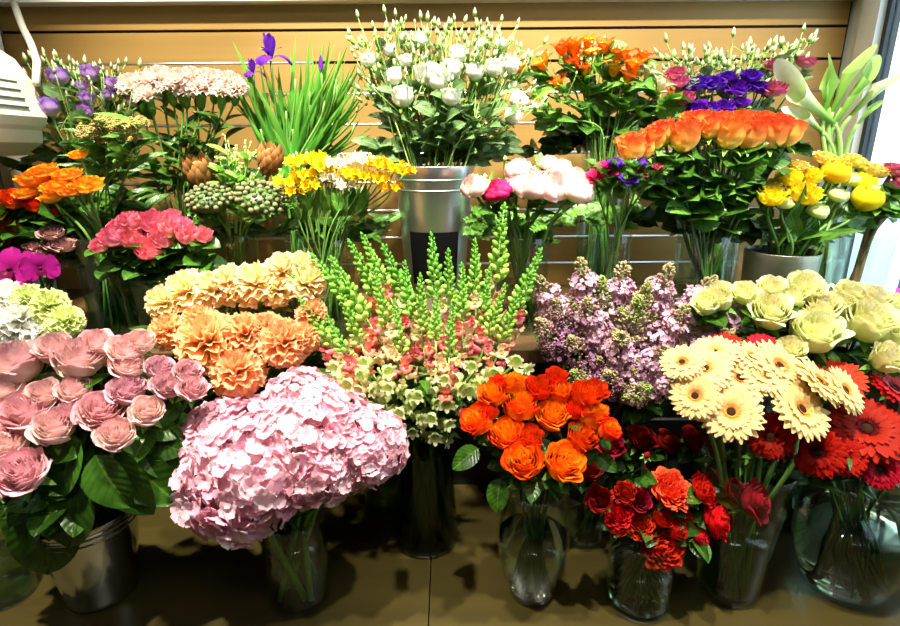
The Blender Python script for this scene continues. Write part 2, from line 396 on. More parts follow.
# ---------------------------------------------------------------- bloom shapes (unit size: radius about 1, stem joins at the origin, opens to +Z)
def rose(seed, L=6, per=5, H=1.15, open_=.5, curl=.45, tight=.10, ball=0, ruf=.04, nu=8, nv=7, point=.5, wid=1.4, grad=0):
    R = random.Random(seed); b = MB(); L += 1
    for l in range(L):
        t = l / (L - 1); n = 3 if t < .25 else (4 if t < .45 else per)
        for k in range(n):
            az = 2 * PI * k / n + l * 2.4 + R.uniform(-.15, .15); span = PI / n * (wid if n > 3 else 1.2)
            rt = (tight + (1 - tight) * t ** 1.0) * R.uniform(.94, 1.05) * (1 - .2 * min(1, curl * 2)); rb = .05 + .10 * t
            zt = H * (1 - open_ * .42 * t ** 1.8) * R.uniform(.96, 1.04); c = curl * t ** 1.3 * R.uniform(.6, 1.3); ph = R.uniform(0, 6); lean = R.uniform(-.05, .05)
            def fn(u, v):
                s = u * 2 - 1; w = math.sin(PI * (.16 + .62 * v)) ** .6
                r = rb + (rt - rb) * math.sin(PI / 2 * min(1, v / .58))
                q = max(0, v - .62) / .38
                r += c * q * q * (.46 - .14 * s * s) + ruf * q * math.sin(s * 4.5 + ph) - (.22 * ball + .25 * max(0, .4 - t)) * rt * q * q
                z = zt * v ** 1.2 - c * q * q * q * .34 * (1 - .5 * (1 - abs(s)) * point) - (.06 + .16 * t) * zt * abs(s) ** 2.5 * v * v * v + lean * v * s
                a = az + s * span * w
                r += .055 * s * (.3 + t) + .018 * math.sin(s * 3 + v * 5 + ph) * (.3 + t)
                return (r * math.cos(a), r * math.sin(a), z)
            n0 = len(b.uv); b.grid(fn, nu, nv)
            if grad: b.uv[n0:] = [(x, y * (1 - grad + grad * t)) for x, y in b.uv[n0:]]
    return b
def carnation(seed, n=60, zig=.035, dome=118):
    R = random.Random(seed); b = MB()
    for k in range(n):
        t = (k + .5) / n; th = dome * t ** .62; az = k * 2.39996 + R.uniform(-.2, .2)
        el = 90 - th
        b.petal(az, 1.05 * R.uniform(.9, 1.06), .44 * R.uniform(.85, 1.1), el + 8, el - 22 * t, r0=.02, z0=.28, ruf=.26, nu=12, nv=4, shape='fan', ph=R.uniform(0, 6), zig=zig)
    return b
def calyx_tube(L=1.0, r=.34):
    b = MB(); b.lathe([(.1, -L), (r * .8, -L * .82), (r, -L * .4), (r * 1.1, 0), (r * 1.3, .12), (r * 1.05, .14)], 10)
    for k in range(5): b.petal(2 * PI * k / 5, .45, .2, 70, 35, r0=r, z0=0, nu=2, nv=3)
    return b
def sepals(n=5, L=.9, W=.2, e0=5, e1=-50, r=.15):
    b = MB(); b.ball((0, 0, -.02), r * 1.1, r, n=8, m=5)
    for k in range(n): b.petal(2 * PI * k / n + .3, L, W, e0, e1, r0=r * .6, z0=0, nu=2, nv=4, shape='lance', fold=.4)
    return b
def gerbera(seed, n=24, el=14, droop=-16):
    R = random.Random(seed); b = MB(); c = MB(); d = MB()
    for ring, (L, W, e) in enumerate(((1, .135, el), (.93, .125, el + 9), (.62, .09, el + 20))):
        for k in range(n):
            az = 2 * PI * (k + .5 * ring) / n + R.uniform(-.05, .05)
            b.petal(az, (L - .12) * R.uniform(.93, 1.04), W, e + R.uniform(-3, 4), droop + ring * 10 + R.uniform(-8, 6), r0=.12, z0=.05 + ring * .015, cup=-.25, nu=2, nv=4, shape='ray', ph=0)
    for ring, (r0, nn, L) in enumerate(((.30, 34, .16), (.24, 28, .15), (.18, 22, .12))):
        for k in range(nn):
            b2 = 2 * PI * k / nn + ring * .1
            c.petal(b2, L * R.uniform(.8, 1.15), .026, 45 + ring * 12, 8, r0=r0 - .06, z0=.09 + ring * .01, nu=1, nv=2, shape='ray')
    d.ball((0, 0, .085), .17, .06, n=18, m=8)
    for k in range(60):
        r = .16 * math.sqrt((k + .5) / 60); a = k * 2.4
        d.ball((r * math.cos(a), r * math.sin(a), .13 - r * .12), .014, .022, n=4, m=3)
    return b, c, d
def floret4(W=.46, L=.6, nu=2, nv=3, lift=12, n=4, seed=0, ruf=.1):
    R = random.Random(seed); b = MB()
    for k in range(n):
        b.petal(2 * PI * k / n, L * R.uniform(.9, 1.1), W * R.uniform(.9, 1.1), lift, lift - 35, r0=.02, nu=nu, nv=nv, shape='round', cup=.12, ruf=ruf, ph=k)
    return b
def hydrangea(seed, n=380, fs=.155):
    R = random.Random(seed); b = MB(); fl = [floret4(seed=i, nv=4, nu=3, W=.50, L=.9, lift=35, ruf=.22) for i in range(4)]
    for k in range(n):
        z = 1 - 1.45 * (k + .5) / n; a = k * 2.39996; r = math.sqrt(max(0, 1 - z * z))
        p = Vector((r * math.cos(a), r * math.sin(a), z * .82)) * (R.uniform(.86, 1.03) + .05 * math.sin(5 * a + 3 * z))
        d = (Vector((p.x, p.y, p.z * 1.3)) + Vector([R.gauss(0, .34) for _ in range(3)])).normalized()
        b.add(fl[k % 4], dirmat(p, d, fs * R.uniform(.8, 1.25), R.uniform(0, 6)), uo=R.random())
    return b
def hydr_core():
    b = MB(); b.ball((0, 0, 0), .78, .62, n=16, m=10); return b
def lilac(seed, n=260, buds=150, L=1.9, Wd=.85, open_=.72):
    R = random.Random(seed); b = MB(); f = floret4(W=.42, L=.6, nu=1, nv=2, lift=25); 
    for k in range(n + buds):
        top = k >= n
        t = (R.random() ** .8) * open_ if not top else R.uniform(open_ * .35, 1)
        lump = .75 + .35 * math.sin(t * 21 + seed) * .6
        rad = Wd * (1 - t) ** .65 * (.35 + min(1, t * 5 + .3) * .65) * lump * R.uniform(.72, 1.05); a = R.uniform(0, 2 * PI)
        p = Vector((rad * math.cos(a), rad * math.sin(a), t * L)); d = Vector((math.cos(a), math.sin(a), .6 + .5 * t)) + Vector([R.gauss(0, .25) for _ in range(3)])
        if top: b.ball(p, .042, .075, d, n=5, m=3, mi=1, uo=t)
        else:
            b.add(f, dirmat(p, d, .135 * R.uniform(.8, 1.2), R.uniform(0, 6)), uo=R.random())
            if k % 3 == 0: b.tube([p * .86, p], .014, 3, mi=1, cap=False)
    b.tube([(0, 0, 0), (0, 0, L * .95)], .03, 5, mi=2)
    return b
def snap_spike(seed, L=5.2, n=42):
    R = random.Random(seed); b = MB()
    b.tube([(0, 0, 0), (.08, 0, L * .5), (0, .05, L * .97)], lambda t: .09 * (1 - .6 * t), 6, 1)
    for k in range(n):
        t = (k / n) ** .92; z = L * t; a = k * 2.39996 + R.uniform(-.3, .3); s = (.36 * (1 - t) ** .7 + .14) * R.uniform(.75, 1.15)
        rad = (.17 + .50 * (1 - t) ** 1.1) * R.uniform(.8, 1.15); d = Vector((math.cos(a), math.sin(a), .5 + 1.3 * t + R.uniform(-.3, .3)))
        p = Vector((rad * math.cos(a), rad * math.sin(a), z + .1))
        b.ball(p, s * .50, s * .78, d, n=7, m=6, mi=0, uo=t + R.uniform(-.15, .15), point=.5)
        b.tube([(0, 0, z - .1), tuple(p)], .03, 3, 1, cap=False)
        for j in (-1, 1): b.petal(a + j * .6, s * .8, s * .22, 20, 60, r0=max(.05, rad - s * .5), z0=z - s * .35 , nu=1, nv=3, mi=1, shape='lance')
    b.ball((0, .05, L), .12, .3, n=6, m=4, uo=1)
    return b
def snap_blossom(seed):
    R = random.Random(seed); b = MB()
    b.lathe([(.12, 0), (.26, .1), (.30, .5), (.34, .95), (.30, 1.05)], 8)
    for az, L, W, e0, e1 in ((.45, .9, .42, 75, 25), (-.45, .9, .42, 75, 25), (PI, .75, .42, 35, -50), (PI - .9, .65, .38, 35, -45), (PI + .9, .65, .38, 35, -45), (PI, .4, .35, 80, 140)):
        b.petal(az, L, W, e0, e1, r0=.26, z0=.9, ruf=.18, nu=4, nv=4, shape='round', ph=R.uniform(0, 6), cup=.1)
    return b
def bell(seed, n=6):
    R = random.Random(seed); b = MB(); prof = [(.08, 0), (.34, .12), (.46, .4), (.50, .75), (.60, .98)]; N = n * 4
    def fn(u, v):
        x = v * 5; j = min(4, int(x)); a = 2 * PI * u; f = x - j
        if j >= 4: r0, z0 = prof[4]; tip = abs(math.cos(a * n / 2)) ** 1.2; return ((r0 + .42 * tip * (x - 4)) * math.cos(a), (r0 + .42 * tip * (x - 4)) * math.sin(a), z0 + .20 * tip * (x - 4))
        r = prof[j][0] * (1 - f) + prof[j + 1][0] * f; z = prof[j][1] * (1 - f) + prof[j + 1][1] * f
        return (r * math.cos(a), r * math.sin(a), z)
    b.grid(fn, N, 5)
    b.tube([(0, 0, .2), (0, 0, .8)], .05, 5)
    return b
def bud(seed=0, r=.38, L=1.6, tw=1.2, cal=True):
    b = MB(); n = 8
    def fn(u, v):
        a = 2 * PI * u + tw * v; rr = r * math.sin(PI * (.06 + .92 * v) ** .8) ** .8 * (1 + .12 * math.cos(3 * a)) * (1 - .25 * v); return (rr * math.cos(a), rr * math.sin(a), L * v)
    b.grid(fn, 12, 7)
    if cal:
        for k in range(5): b.petal(2 * PI * k / 5, .75, .11, 55, 88, r0=r * .45, z0=0, nu=1, nv=3, shape='lance', mi=1)
        b.ball((0, 0, .02), r * .55, .14, n=8, m=4, mi=1)
    return b
def tulipy(seed, n=6, spread=60, L=1.5, W=.52, ruf=.08, shape='round', e1=100):
    R = random.Random(seed); b = MB()
    for ring in range(2):
        for k in range(n // 2):
            b.petal(2 * PI * (k + .5 * ring) / (n / 2) + R.uniform(-.1, .1), L * R.uniform(.93, 1.05), W, spread - 20 + ring * 8, e1 + R.uniform(-10, 6), r0=.08, cup=.45, nu=5, nv=6, shape=shape, ruf=ruf, ph=R.uniform(0, 6))
    return b
def trumpet6(seed, L=1.6, W=.32, e0=78, e1=10, ruf=.06):
    R = random.Random(seed); b = MB()
    for k in range(6):
        w = W * (1.15 if k % 2 else .85)
        b.petal(2 * PI * k / 6 + R.uniform(-.08, .08), L * R.uniform(.92, 1.06), w, e0, e1 + R.uniform(-12, 12), r0=.05, cup=.35, nu=4, nv=6, shape='oval', ruf=ruf, ph=R.uniform(0, 6))
    for k in range(5):
        a = k * 1.25; b.tube([(0, 0, .3), (.12 * math.cos(a), .12 * math.sin(a), .8), (.25 * math.cos(a), .25 * math.sin(a), 1.15)], .018, 4, mi=1); b.ball((.25 * math.cos(a), .25 * math.sin(a), 1.17), .045, .07, n=5, m=3, mi=1)
    return b
def poppy_ran(seed):      # broad open ranunculus seen from the side
    return rose(seed, L=5, per=6, H=.95, open_=.25, curl=.25, tight=.2, ruf=.09, nu=7, nv=6, point=.2, wid=1.5)
def anemone(seed):
    R = random.Random(seed); b = MB(); c = MB()
    for k in range(14): b.petal(k * 2.4, R.uniform(.85, 1), .30, 35 + 2 * k, 10 + k * 2.5, r0=.08, cup=.2, nu=3, nv=4, shape='round', ruf=.05, ph=k)
    c.ball((0, 0, .18), .16, .12, n=10, m=6)
    for k in range(30):
        a = k * 2.4; r = .24; c.tube([(0, 0, .15), (r * math.cos(a), r * math.sin(a), .25)], .01, 3); c.ball((r * math.cos(a), r * math.sin(a), .26), .03, n=4, m=3)
    return b, c
def protea(seed):
    R = random.Random(seed); b = MB(); n = 64
    for k in range(n):
        t = k / n; az = k * 2.39996; r = .62 * math.sin(PI * (.12 + .62 * t)) + .1; z = .15 + 1.25 * t
        b.petal(az, .75 * R.uniform(.85, 1.1), .20, 78 - 10 * t + R.uniform(-6, 6), 112 + R.uniform(-14, 10), r0=r * .95, z0=z - .2, cup=.3, nu=2, nv=4, shape='oval', ruf=.1)
    b.ball((0, 0, .8), .55, .75, n=12, m=8)
    return b
def brunia(seed, n=72):
    b = MB(); R = random.Random(seed)
    for k in range(n):
        z = 1 - 1.05 * (k + .5) / n; a = k * 2.39996; r = math.sqrt(1 - z * z); s = R.uniform(.92, 1.04)
        b.ball((r * math.cos(a) * s, r * math.sin(a) * s, z * .62 * s + .3), .105 * R.uniform(.85, 1.1), n=8, m=6, uo=R.random())
    for k in range(14):
        a = k * .449 * 2; b.tube([(0, 0, -.5), (.4 * math.cos(a), .4 * math.sin(a), 0), (.8 * math.cos(a), .8 * math.sin(a), .35)], .03, 4, mi=1)
    b.ball((0, 0, .25), .82, .5, n=14, m=8, mi=1)
    return b
def umbel(seed, n=240):
    b = MB(); R = random.Random(seed)
    for k in range(n):
        r = math.sqrt((k + .5) / n); a = k * 2.39996; lump = .12 * math.sin(a * 3 + 7 * r) + .1 * math.cos(r * 9)
        b.ball((r * math.cos(a), r * math.sin(a), .45 - .3 * r * r + lump + R.uniform(-.05, .05)), .075 * R.uniform(.7, 1.2), n=5, m=3, uo=R.random())
    for k in range(11):
        a = k * .571; b.tube([(0, 0, -.6), (.35 * math.cos(a), .35 * math.sin(a), -.1), (.7 * math.cos(a), .7 * math.sin(a), .3)], .035, 4, mi=1)
    return b
def iris_flower(seed):
    b = MB()
    for k in range(3):
        a = 2 * PI * k / 3 + .3
        b.petal(a, 1.5, .50, 50, -85, r0=.05, z0=.1, cup=-.25, nu=6, nv=8, shape='round', ruf=.14, ph=k)
        b.petal(a + PI / 3, 1.35, .42, 70, 100, r0=.08, z0=.15, cup=.25, nu=6, nv=6, shape='round', ruf=.14, ph=k)
        b.petal(a, .85, .26, 60, 10, r0=.05, z0=.25, nu=3, nv=5, shape='round', ruf=.1)
        b.petal(a, .42, .10, 20, -20, r0=.62, z0=.62, nu=2, nv=3, shape='round', mi=1)
    return b
def calla(seed):
    b = MB(); sp = MB()
    def fn(u, v):
        a = (u - .5) * 2 * PI * 1.08; k = (1 + math.cos(a)) / 2
        r = .08 + .12 * v + .20 * v ** 3 * (.35 + .65 * k) - .02 * abs(u - .5)
        z = 2.2 * v * (.74 + .26 * k ** 1.4) + (.65 * k ** 5 * v ** 3)
        r += .16 * k ** 5 * max(0, v - .8) / .2
        return (r * math.cos(a), r * math.sin(a), z)
    b.grid(fn, 24, 12)
    sp.tube([(.02, 0, .35), (.03, 0, .9), (.04, 0, 1.45)], lambda t: .075 * (1 - .45 * t), 8)
    return b, sp
def orchid(seed):
    b = MB()
    for a, L, W in ((PI / 2, 1, .42), (PI / 2 + 2.2, 1, .40), (PI / 2 - 2.2, 1, .40), (0.1, 1.05, .75), (PI - .1, 1.05, .75)):
        b.petal(a, L, W, 22, -15, r0=.05, nu=6, nv=7, shape='round', cup=.06, ruf=.05)
    b.petal(-PI / 2, .55, .3, 70, -30, r0=.05, z0=.1, cup=.5, nu=4, nv=5, shape='round', mi=1)
    b.ball((0, 0, .2), .1, .14, n=8, m=5, mi=1)
    return b
def leafm(seed, W=.3, cup=.05, bend=(12, -28), fold=.28, ruf=.05, nu=6, nv=9, shape='leaf'):
    b = MB(); b.petal(0, 1, W, bend[0], bend[1], nu=nu, nv=nv, shape=shape, fold=fold, ruf=ruf, ph=seed); return b
def ferny(seed):
    b = MB(); R = random.Random(seed)
    for k in range(11):
        x = .15 + .8 * k / 11
        for s in (-1, 1):
            q = MB(); q.petal(0, .36 * (1.1 - x * .7), .05, R.uniform(0, 40), R.uniform(-30, 10), nu=1, nv=3, shape='lance')
            b.add(q, Matrix.Translation((x, 0, .1 * math.sin(x * 3))) @ Matrix.Rotation(s * 1.0, 4, 'Z'))
    b.tube([(0, 0, 0), (.5, 0, .1), (1, 0, .02)], .012, 4); return b

def variants(fn, mats, n, *a, **k):
    return [fn(i + 1, *a, **k).mesh('bloom', mats) for i in range(n)]

# ---- petal colours
C = {}
C['dusty'] = petal_mat('dusty_pink_petal', [(0, '#e8e8b8'), (.35, '#f8e6d4'), (.75, '#f6dbd2'), (1, '#e6b2b4')], .3, .55, .10, .012)
C['mauve_rose'] = petal_mat('mauve_rose_petal', [(0, '#e8d8c0'), (.5, '#f2d0cc'), (1, '#dca4b0')], .3, .55, .12, .012)
C['orange_rose'] = petal_mat('orange_rose_petal', [(0, '#ffc020'), (.5, '#fd9a18'), (.85, '#f45a14'), (1, '#e0300e')], .3, .5, .12, .012)
C['yellow_rose'] = petal_mat('yellow_orange_rose_petal', [(0, '#ffc528'), (.6, '#ffa51c'), (1, '#f4730f')], .3, .5, .1, .01)
C['redorange'] = petal_mat('red_orange_rose_petal', [(0, '#fb8c16'), (.5, '#f04e12'), (1, '#dc2c12')], .3, .5, .14, .01)
C['red'] = petal_mat('red_petal', [(0, '#8a0a12'), (.5, '#c4101c'), (1, '#d81a22')], .2, .5, .15, .008)
C['coralred'] = petal_mat('coral_red_petal', [(0, '#d02018'), (.5, '#ee3a28'), (1, '#f4503a')], .25, .5, .08, .008)
C['darkred'] = petal_mat('shadowed_dark_red_petal', [(0, '#50060c'), (.6, '#80101a'), (1, '#901018')], .15, .5, .2, .008)  # dark red, deepened to paint in the shade behind the spray roses
C['pinkhyd'] = petal_mat('pale_pink_floret', [(0, '#f7e2ea'), (.4, '#f6cbd6'), (.7, '#f2bac9'), (1, '#e8a4bb')], .35, .6, .06, .008, .1, use_u=True)
C['pinkcore'] = petal_mat('dull_green_core', [(0, '#6f7a50'), (1, '#a07a80')], .1, .8)
C['coral'] = petal_mat('coral_pink_petal', [(0, '#ffdcc4'), (.4, '#fbaab0'), (.8, '#f2748c'), (1, '#fa9cac')], .3, .5, .1, .012)
C['cream'] = petal_mat('cream_yellow_petal', [(0, '#e2d08a'), (.5, '#f9dfa0'), (1, '#fbe3b4')], .35, .6, .06, .01)
C['peach'] = petal_mat('peach_petal', [(0, '#dca45c'), (.5, '#f6b777'), (1, '#f9c490')], .35, .6, .07, .01)
C['white'] = petal_mat('white_petal', [(0, '#dfe4b8'), (.35, '#f4f3e4'), (1, '#fbfaf2')], .3, .6, .05, .005)
C['whitepink'] = petal_mat('blush_white_petal', [(0, '#d5d8a8'), (.4, '#f2dccd'), (1, '#f6e3d8')], .3, .6, .05, .008)
C['lime'] = petal_mat('lime_white_petal', [(0, '#b8cf62'), (.5, '#dbe78e'), (1, '#e8efb0')], .35, .6, .08, .01)
C['green_rose'] = petal_mat('pale_green_rose_petal', [(0, '#b4d45c'), (.4, '#e0ec94'), (.8, '#f2f4b4'), (1, '#f7ebbc')], .3, .55, .07, .012)
C['lavender'] = petal_mat('lavender_petal', [(0, '#ddd4e0'), (.5, '#c8a2dc'), (1, '#ac7ccb')], .3, .6, .1, .012)
C['violet'] = petal_mat('violet_petal', [(0, '#6a38a8'), (.5, '#6c2cb4'), (1, '#54189c')], .3, .55, .14, .012)
C['mauve'] = petal_mat('mauve_pink_petal', [(0, '#e4b0b8'), (.5, '#d2708c'), (1, '#c25478')], .3, .55, .14, .015)
C['magenta'] = petal_mat('magenta_petal', [(0, '#c82870'), (.6, '#d81a60'), (1, '#e03a78')], .3, .5, .1, .01)
C['palepink'] = petal_mat('pale_pink_petal', [(0, '#f3dccb'), (.4, '#fde4dc'), (1, '#fdd6ce')], .35, .55, .06, .008)
C['orange'] = petal_mat('bright_orange_petal', [(0, '#ffca4c'), (.5, '#ffb834'), (1, '#ffa224')], .35, .5, .08, .01)
C['tuliporange'] = petal_mat('yellow_flushed_orange_petal', [(0, '#ffe478'), (.5, '#ffc058'), (.85, '#fc8e40'), (1, '#f25c30')], .3, .5, .08, .01)
C['alstro'] = petal_mat('streaked_orange_petal', [(0, '#fcc428'), (.35, '#fb9a20'), (.75, '#f0701c'), (1, '#dc5014')], .3, .5, .12, .012, veins=0)
C['alstrow'] = petal_mat('white_lily_petal', [(0, '#f2d860'), (.4, '#f7f2e0'), (1, '#f8ece2')], .3, .5, .05)
C['yellow'] = petal_mat('bright_yellow_petal', [(0, '#d9cf3a'), (.4, '#fbdf24'), (1, '#ffe52e')], .35, .5, .06, .012)
C['yellowo'] = petal_mat('golden_yellow_petal', [(0, '#e9d84a'), (.4, '#fbc91e'), (1, '#fdb81a')], .35, .5, .06, .012)
C['paleyellow'] = petal_mat('papery_yellow_petal', [(0, '#c9cc60'), (.5, '#ecde68'), (1, '#efd470')], .35, .6, .08, .012)
C['gerb'] = petal_mat('cream_ray_petal', [(0, '#f2b868'), (.3, '#f9d084'), (1, '#fbe2a0')], .3, .55, .05, .006, veins=3)
C['gerbc'] = petal_mat('apricot_inner_petal', [(0, '#e08a34'), (1, '#f4b45c')], .3, .6)
C['gerbr'] = petal_mat('red_ray_petal', [(0, '#7a080c'), (.4, '#b40c12'), (1, '#c8141a')], .25, .5, .15, .006, veins=3)
C['gerbo'] = petal_mat('orange_red_ray_petal', [(0, '#b02010'), (.5, '#e03a18'), (1, '#f05028')], .25, .5, .08, .006, veins=3)
C['gerbrc'] = petal_mat('dark_red_inner_petal', [(0, '#300608'), (1, '#5e0c10')], .2, .6)
C['disc'] = petal_mat('black_brown_disc', [(0, '#1a0d08'), (1, '#3a2212')], 0, .8)
C['lilac'] = petal_mat('lilac_floret', [(0, '#f4dce4'), (.5, '#e6bcd0'), (1, '#cc9cc4')], .35, .6, .12, .02, .1, use_u=True)
C['lilacb'] = petal_mat('mauve_lilac_bud', [(0, '#b87898'), (.5, '#b98a94'), (1, '#b8ae78')], .2, .6, .15, .03, .2, use_u=True)
C['lilacg'] = petal_mat('green_lilac_bud', [(0, '#c9a8a0'), (.4, '#bfb884'), (1, '#a8b868')], .2, .6, .1, .02, .2, use_u=True)
C['lilacdark'] = petal_mat('dark_lilac_floret', [(0, '#a07090'), (.5, '#8c5878'), (1, '#9c80a0')], .25, .6, .15, .02, .1, use_u=True)
C['snapg'] = petal_mat('snapdragon_bud', [(0, '#b5d86a'), (.5, '#84bf48'), (1, '#5fa838')], .25, .5, .08, .012, .1, use_u=True)
C['snapp'] = petal_mat('salmon_pink_petal', [(0, '#f7d0a0'), (.4, '#f48c84'), (1, '#e8566a')], .35, .55, .12, .02)
C['snapc'] = petal_mat('cream_peach_petal', [(0, '#e4e8a0'), (.5, '#f5dcb0'), (1, '#f6c4a4')], .35, .55, .06, .02)
C['bell'] = petal_mat('greenish_white_bell', [(0, '#9cc452'), (.5, '#d3e394'), (1, '#ecf0c0')], .35, .55, .07, .01)
C['protea'] = petal_mat('dry_brown_bract', [(0, '#5a3a1e'), (.5, '#8c5f34'), (1, '#b07c4c')], .1, .8, .12, .012)
C['brunia'] = petal_mat('grey_green_ball', [(0, '#5c5f3c'), (1, '#7c7e5a')], 0, .8, .1, .01, .2, use_u=True)
C['umbel'] = petal_mat('olive_seed_cluster', [(0, '#8a8440'), (.5, '#a89a58'), (1, '#8e6f48')], 0, .8, .15, .02, .2, use_u=True)
C['spadix'] = petal_mat('yellow_spadix', [(0, '#e8c030'), (1, '#f0d050')], 0, .7)
C['calla'] = petal_mat('green_white_spathe', [(0, '#6fa83a'), (.4, '#a4ca62'), (.8, '#d4e2a8'), (1, '#e6ecc4')], .3, .4, .07, .01)
C['callag'] = petal_mat('fresh_green_spathe', [(0, '#5a9a2c'), (.5, '#8cc44a'), (1, '#b8d87c')], .3, .4, .07, .01)
C['orchid'] = petal_mat('purple_orchid_petal', [(0, '#7a0f5a'), (.5, '#a0187c'), (1, '#8c1470')], .25, .45, .1, .01, spots=('#e29ad0', 28, .10))
C['orchidl'] = petal_mat('dark_orchid_lip', [(0, '#4a0838'), (1, '#6a0c40')], .1, .4)
C['anemc'] = petal_mat('black_anemone_centre', [(0, '#120c18'), (1, '#241a2c')], 0, .7)
C['brick'] = petal_mat('dusty_brown_pink_petal', [(0, '#8a6450'), (.5, '#a87468'), (1, '#b08484')], .2, .6, .15, .02)
C['irisy'] = petal_mat('yellow_iris_signal', [(0, '#f4c020'), (1, '#f8d850')], .2, .6)
C['budw'] = petal_mat('white_green_bud', [(0, '#8fb658'), (.35, '#c8dc96'), (1, '#f2f4dc')], .25, .5, .08, .01)
C['budl'] = petal_mat('lilac_tinged_bud', [(0, '#8fb658'), (.5, '#cbd6a0'), (1, '#d8cbd4')], .25, .5, .1, .02)

ROSE = lambda m, nv_=3, **k: variants(rose, [m], nv_, **k)
def CARN(m, nv_=3, **k): return [carnation(i + 1, **k).mesh("bloom", [m]) for i in range(nv_)]
B = {
 'dusty': ROSE(C['dusty'], 4, L=8, H=1.6, curl=.4), 'dustym': ROSE(C['mauve_rose'], 3, L=9, per=6, H=1.45, open_=.65, curl=.4),
 'orange_rose': ROSE(C['orange_rose'], 4, grad=.6, L=7, H=1.65, open_=.35, curl=.4, ruf=.06), 'yellow_rose': ROSE(C['yellow_rose'], 2, grad=.4, H=1.6, open_=.4, L=8),
 'redorange': ROSE(C['redorange'], 3, grad=.5, H=1.65, open_=.3, curl=.35), 'red': ROSE(C['red'], 3, L=9, per=7, H=1.0, open_=.8, curl=.3, ruf=.07),
 'coralred': ROSE(C['coralred'], 2, L=10, per=8, H=.95, open_=.9, curl=.35, ruf=.08), 'redsmall': ROSE(C['red'], 2, H=1.3, open_=.2, curl=.15),
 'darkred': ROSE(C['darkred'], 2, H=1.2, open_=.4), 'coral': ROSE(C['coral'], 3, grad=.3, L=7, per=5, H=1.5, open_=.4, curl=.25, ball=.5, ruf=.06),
 'palepink': ROSE(C['palepink'], 4, L=9, per=6, H=1.5, open_=.6, curl=.0, ball=1, tight=.08), 'magenta': ROSE(C['magenta'], 2, L=10, per=7, H=1.1, open_=.7, curl=.1, ball=1, ruf=.06),
 'orange': variants(poppy_ran, [C['orange']], 3), 'green_rose': ROSE(C['green_rose'], 4, H=1.75, open_=.35, curl=.5, L=6, ruf=.06),
 'tulip': ROSE(C['tuliporange'], 4, L=5, per=4, H=1.8, open_=.15, curl=.45, ruf=.09, point=1), 'white_lis': ROSE(C['white'], 3, L=5, per=4, H=1.75, open_=.2, curl=.22, ruf=.10, tight=.2),
 'lavender': ROSE(C['lavender'], 3, L=4, per=4, H=1.7, open_=.2, curl=.25, ruf=.08, tight=.2), 'violet': ROSE(C['violet'], 3, L=6, per=5, H=1.0, open_=.5, curl=.5, ruf=.1),
 'mauve': ROSE(C['mauve'], 3, L=6, per=5, H=1.05, open_=.5, curl=.35, ruf=.1), 'brick': ROSE(C['brick'], 2, L=5, H=1, open_=.4),
 'yellow': ROSE(C['yellow'], 3, L=4, per=3, H=1.6, open_=.1, curl=.0, ball=1, tight=.3), 'yellowd': ROSE(C['yellow'], 3, L=6, per=6, H=1.4, open_=.5, curl=.35, ruf=.13),
 'paleyellow': ROSE(C['paleyellow'], 2, L=6, per=6, H=1.0, open_=.5, curl=.4, ruf=.14), 'greenbud': ROSE(C['lime'], 2, L=3, per=3, H=1.3, open_=.1, curl=0, ball=1, tight=.3),
 'peach': CARN(C['peach'], 3), 'cream': CARN(C['cream'], 3, n=40, zig=.03), 'white': CARN(C['white'], 3), 'whitepink': CARN(C['whitepink'], 3, n=44, dome=95), 'lime': CARN(C['lime'], 3),
 'hyd': [hydrangea(i).mesh('flower_head', [C['pinkhyd']]) for i in range(3)],
 'lilac': [lilac(i).mesh('panicle', [C['lilac'], C['lilacb'], M_STEM]) for i in range(3)],
 'lilacg': [lilac(i + 7, 70, 230, open_=.4, Wd=.72).mesh('panicle', [C['lilac'], C['lilacg'], M_STEM]) for i in range(2)],
 'lilacd': [lilac(i + 17, 90, 210, open_=.5).mesh('panicle', [C['lilacdark'], C['lilacb'], M_STEM]) for i in range(2)],
 'alstro': variants(trumpet6, [C['alstro'], C['alstro']], 3, L=1.6, W=.42, e0=75, e1=25), 'alstrow': variants(trumpet6, [C['alstrow'], C['yellowo']], 2, e1=0),
 'freesia': variants(trumpet6, [C['yellow'], C['yellowo']], 2, L=1.3, W=.34, e0=85, e1=15), 'freesiao': variants(trumpet6, [C['yellowo'], C['yellow']], 2, L=1.3, W=.34, e0=85, e1=15),
 'freesiaw': variants(trumpet6, [C['white'], C['yellow']], 2, L=1.3, W=.34, e0=85, e1=15),
 'protea': variants(protea, [C['protea']], 2), 'brunia': [brunia(1).mesh('head', [C['brunia'], M_STEMD])], 'umbel': [umbel(i).mesh('head', [C['umbel'], M_STEML]) for i in range(2)],
 'iris': [iris_flower(0).mesh('bloom', [C['violet'], C['irisy']])], 'orchid': [orchid(0).mesh('bloom', [C['orchid'], C['orchidl']])],
 'snapp': variants(snap_blossom, [C['snapp']], 3), 'snapc': variants(snap_blossom, [C['snapc']], 2), 'bell': variants(bell, [C['bell']], 2),
 'spike': [snap_spike(i).mesh('bud_spike', [C['snapg'], M_STEML]) for i in range(3)],
}
BUD = {'white': bud().mesh('bud', [C['budw'], M_SEPAL]), 'lilac': bud(tw=2).mesh('bud', [C['budl'], M_SEPAL]), 'red': bud(r=.45, L=1.3).mesh('bud', [C['red'], M_SEPAL]),
       'green': bud(r=.5, L=1.1, cal=False).mesh('bud', [C['lime'], M_SEPAL]), 'pink': bud().mesh('bud', [C['mauve'], M_SEPAL])}
CALYX = {'rose': sepals().mesh('calyx', [M_SEPAL]), 'carn': calyx_tube().mesh('calyx', [M_SEPAL]), 'gerb': sepals(14, .28, .06, 30, 0, .14).mesh('calyx', [M_SEPAL])}
def lm(mat, n=3, **k): return [leafm(i, **k).mesh('leaf', [mat]) for i in range(n)]
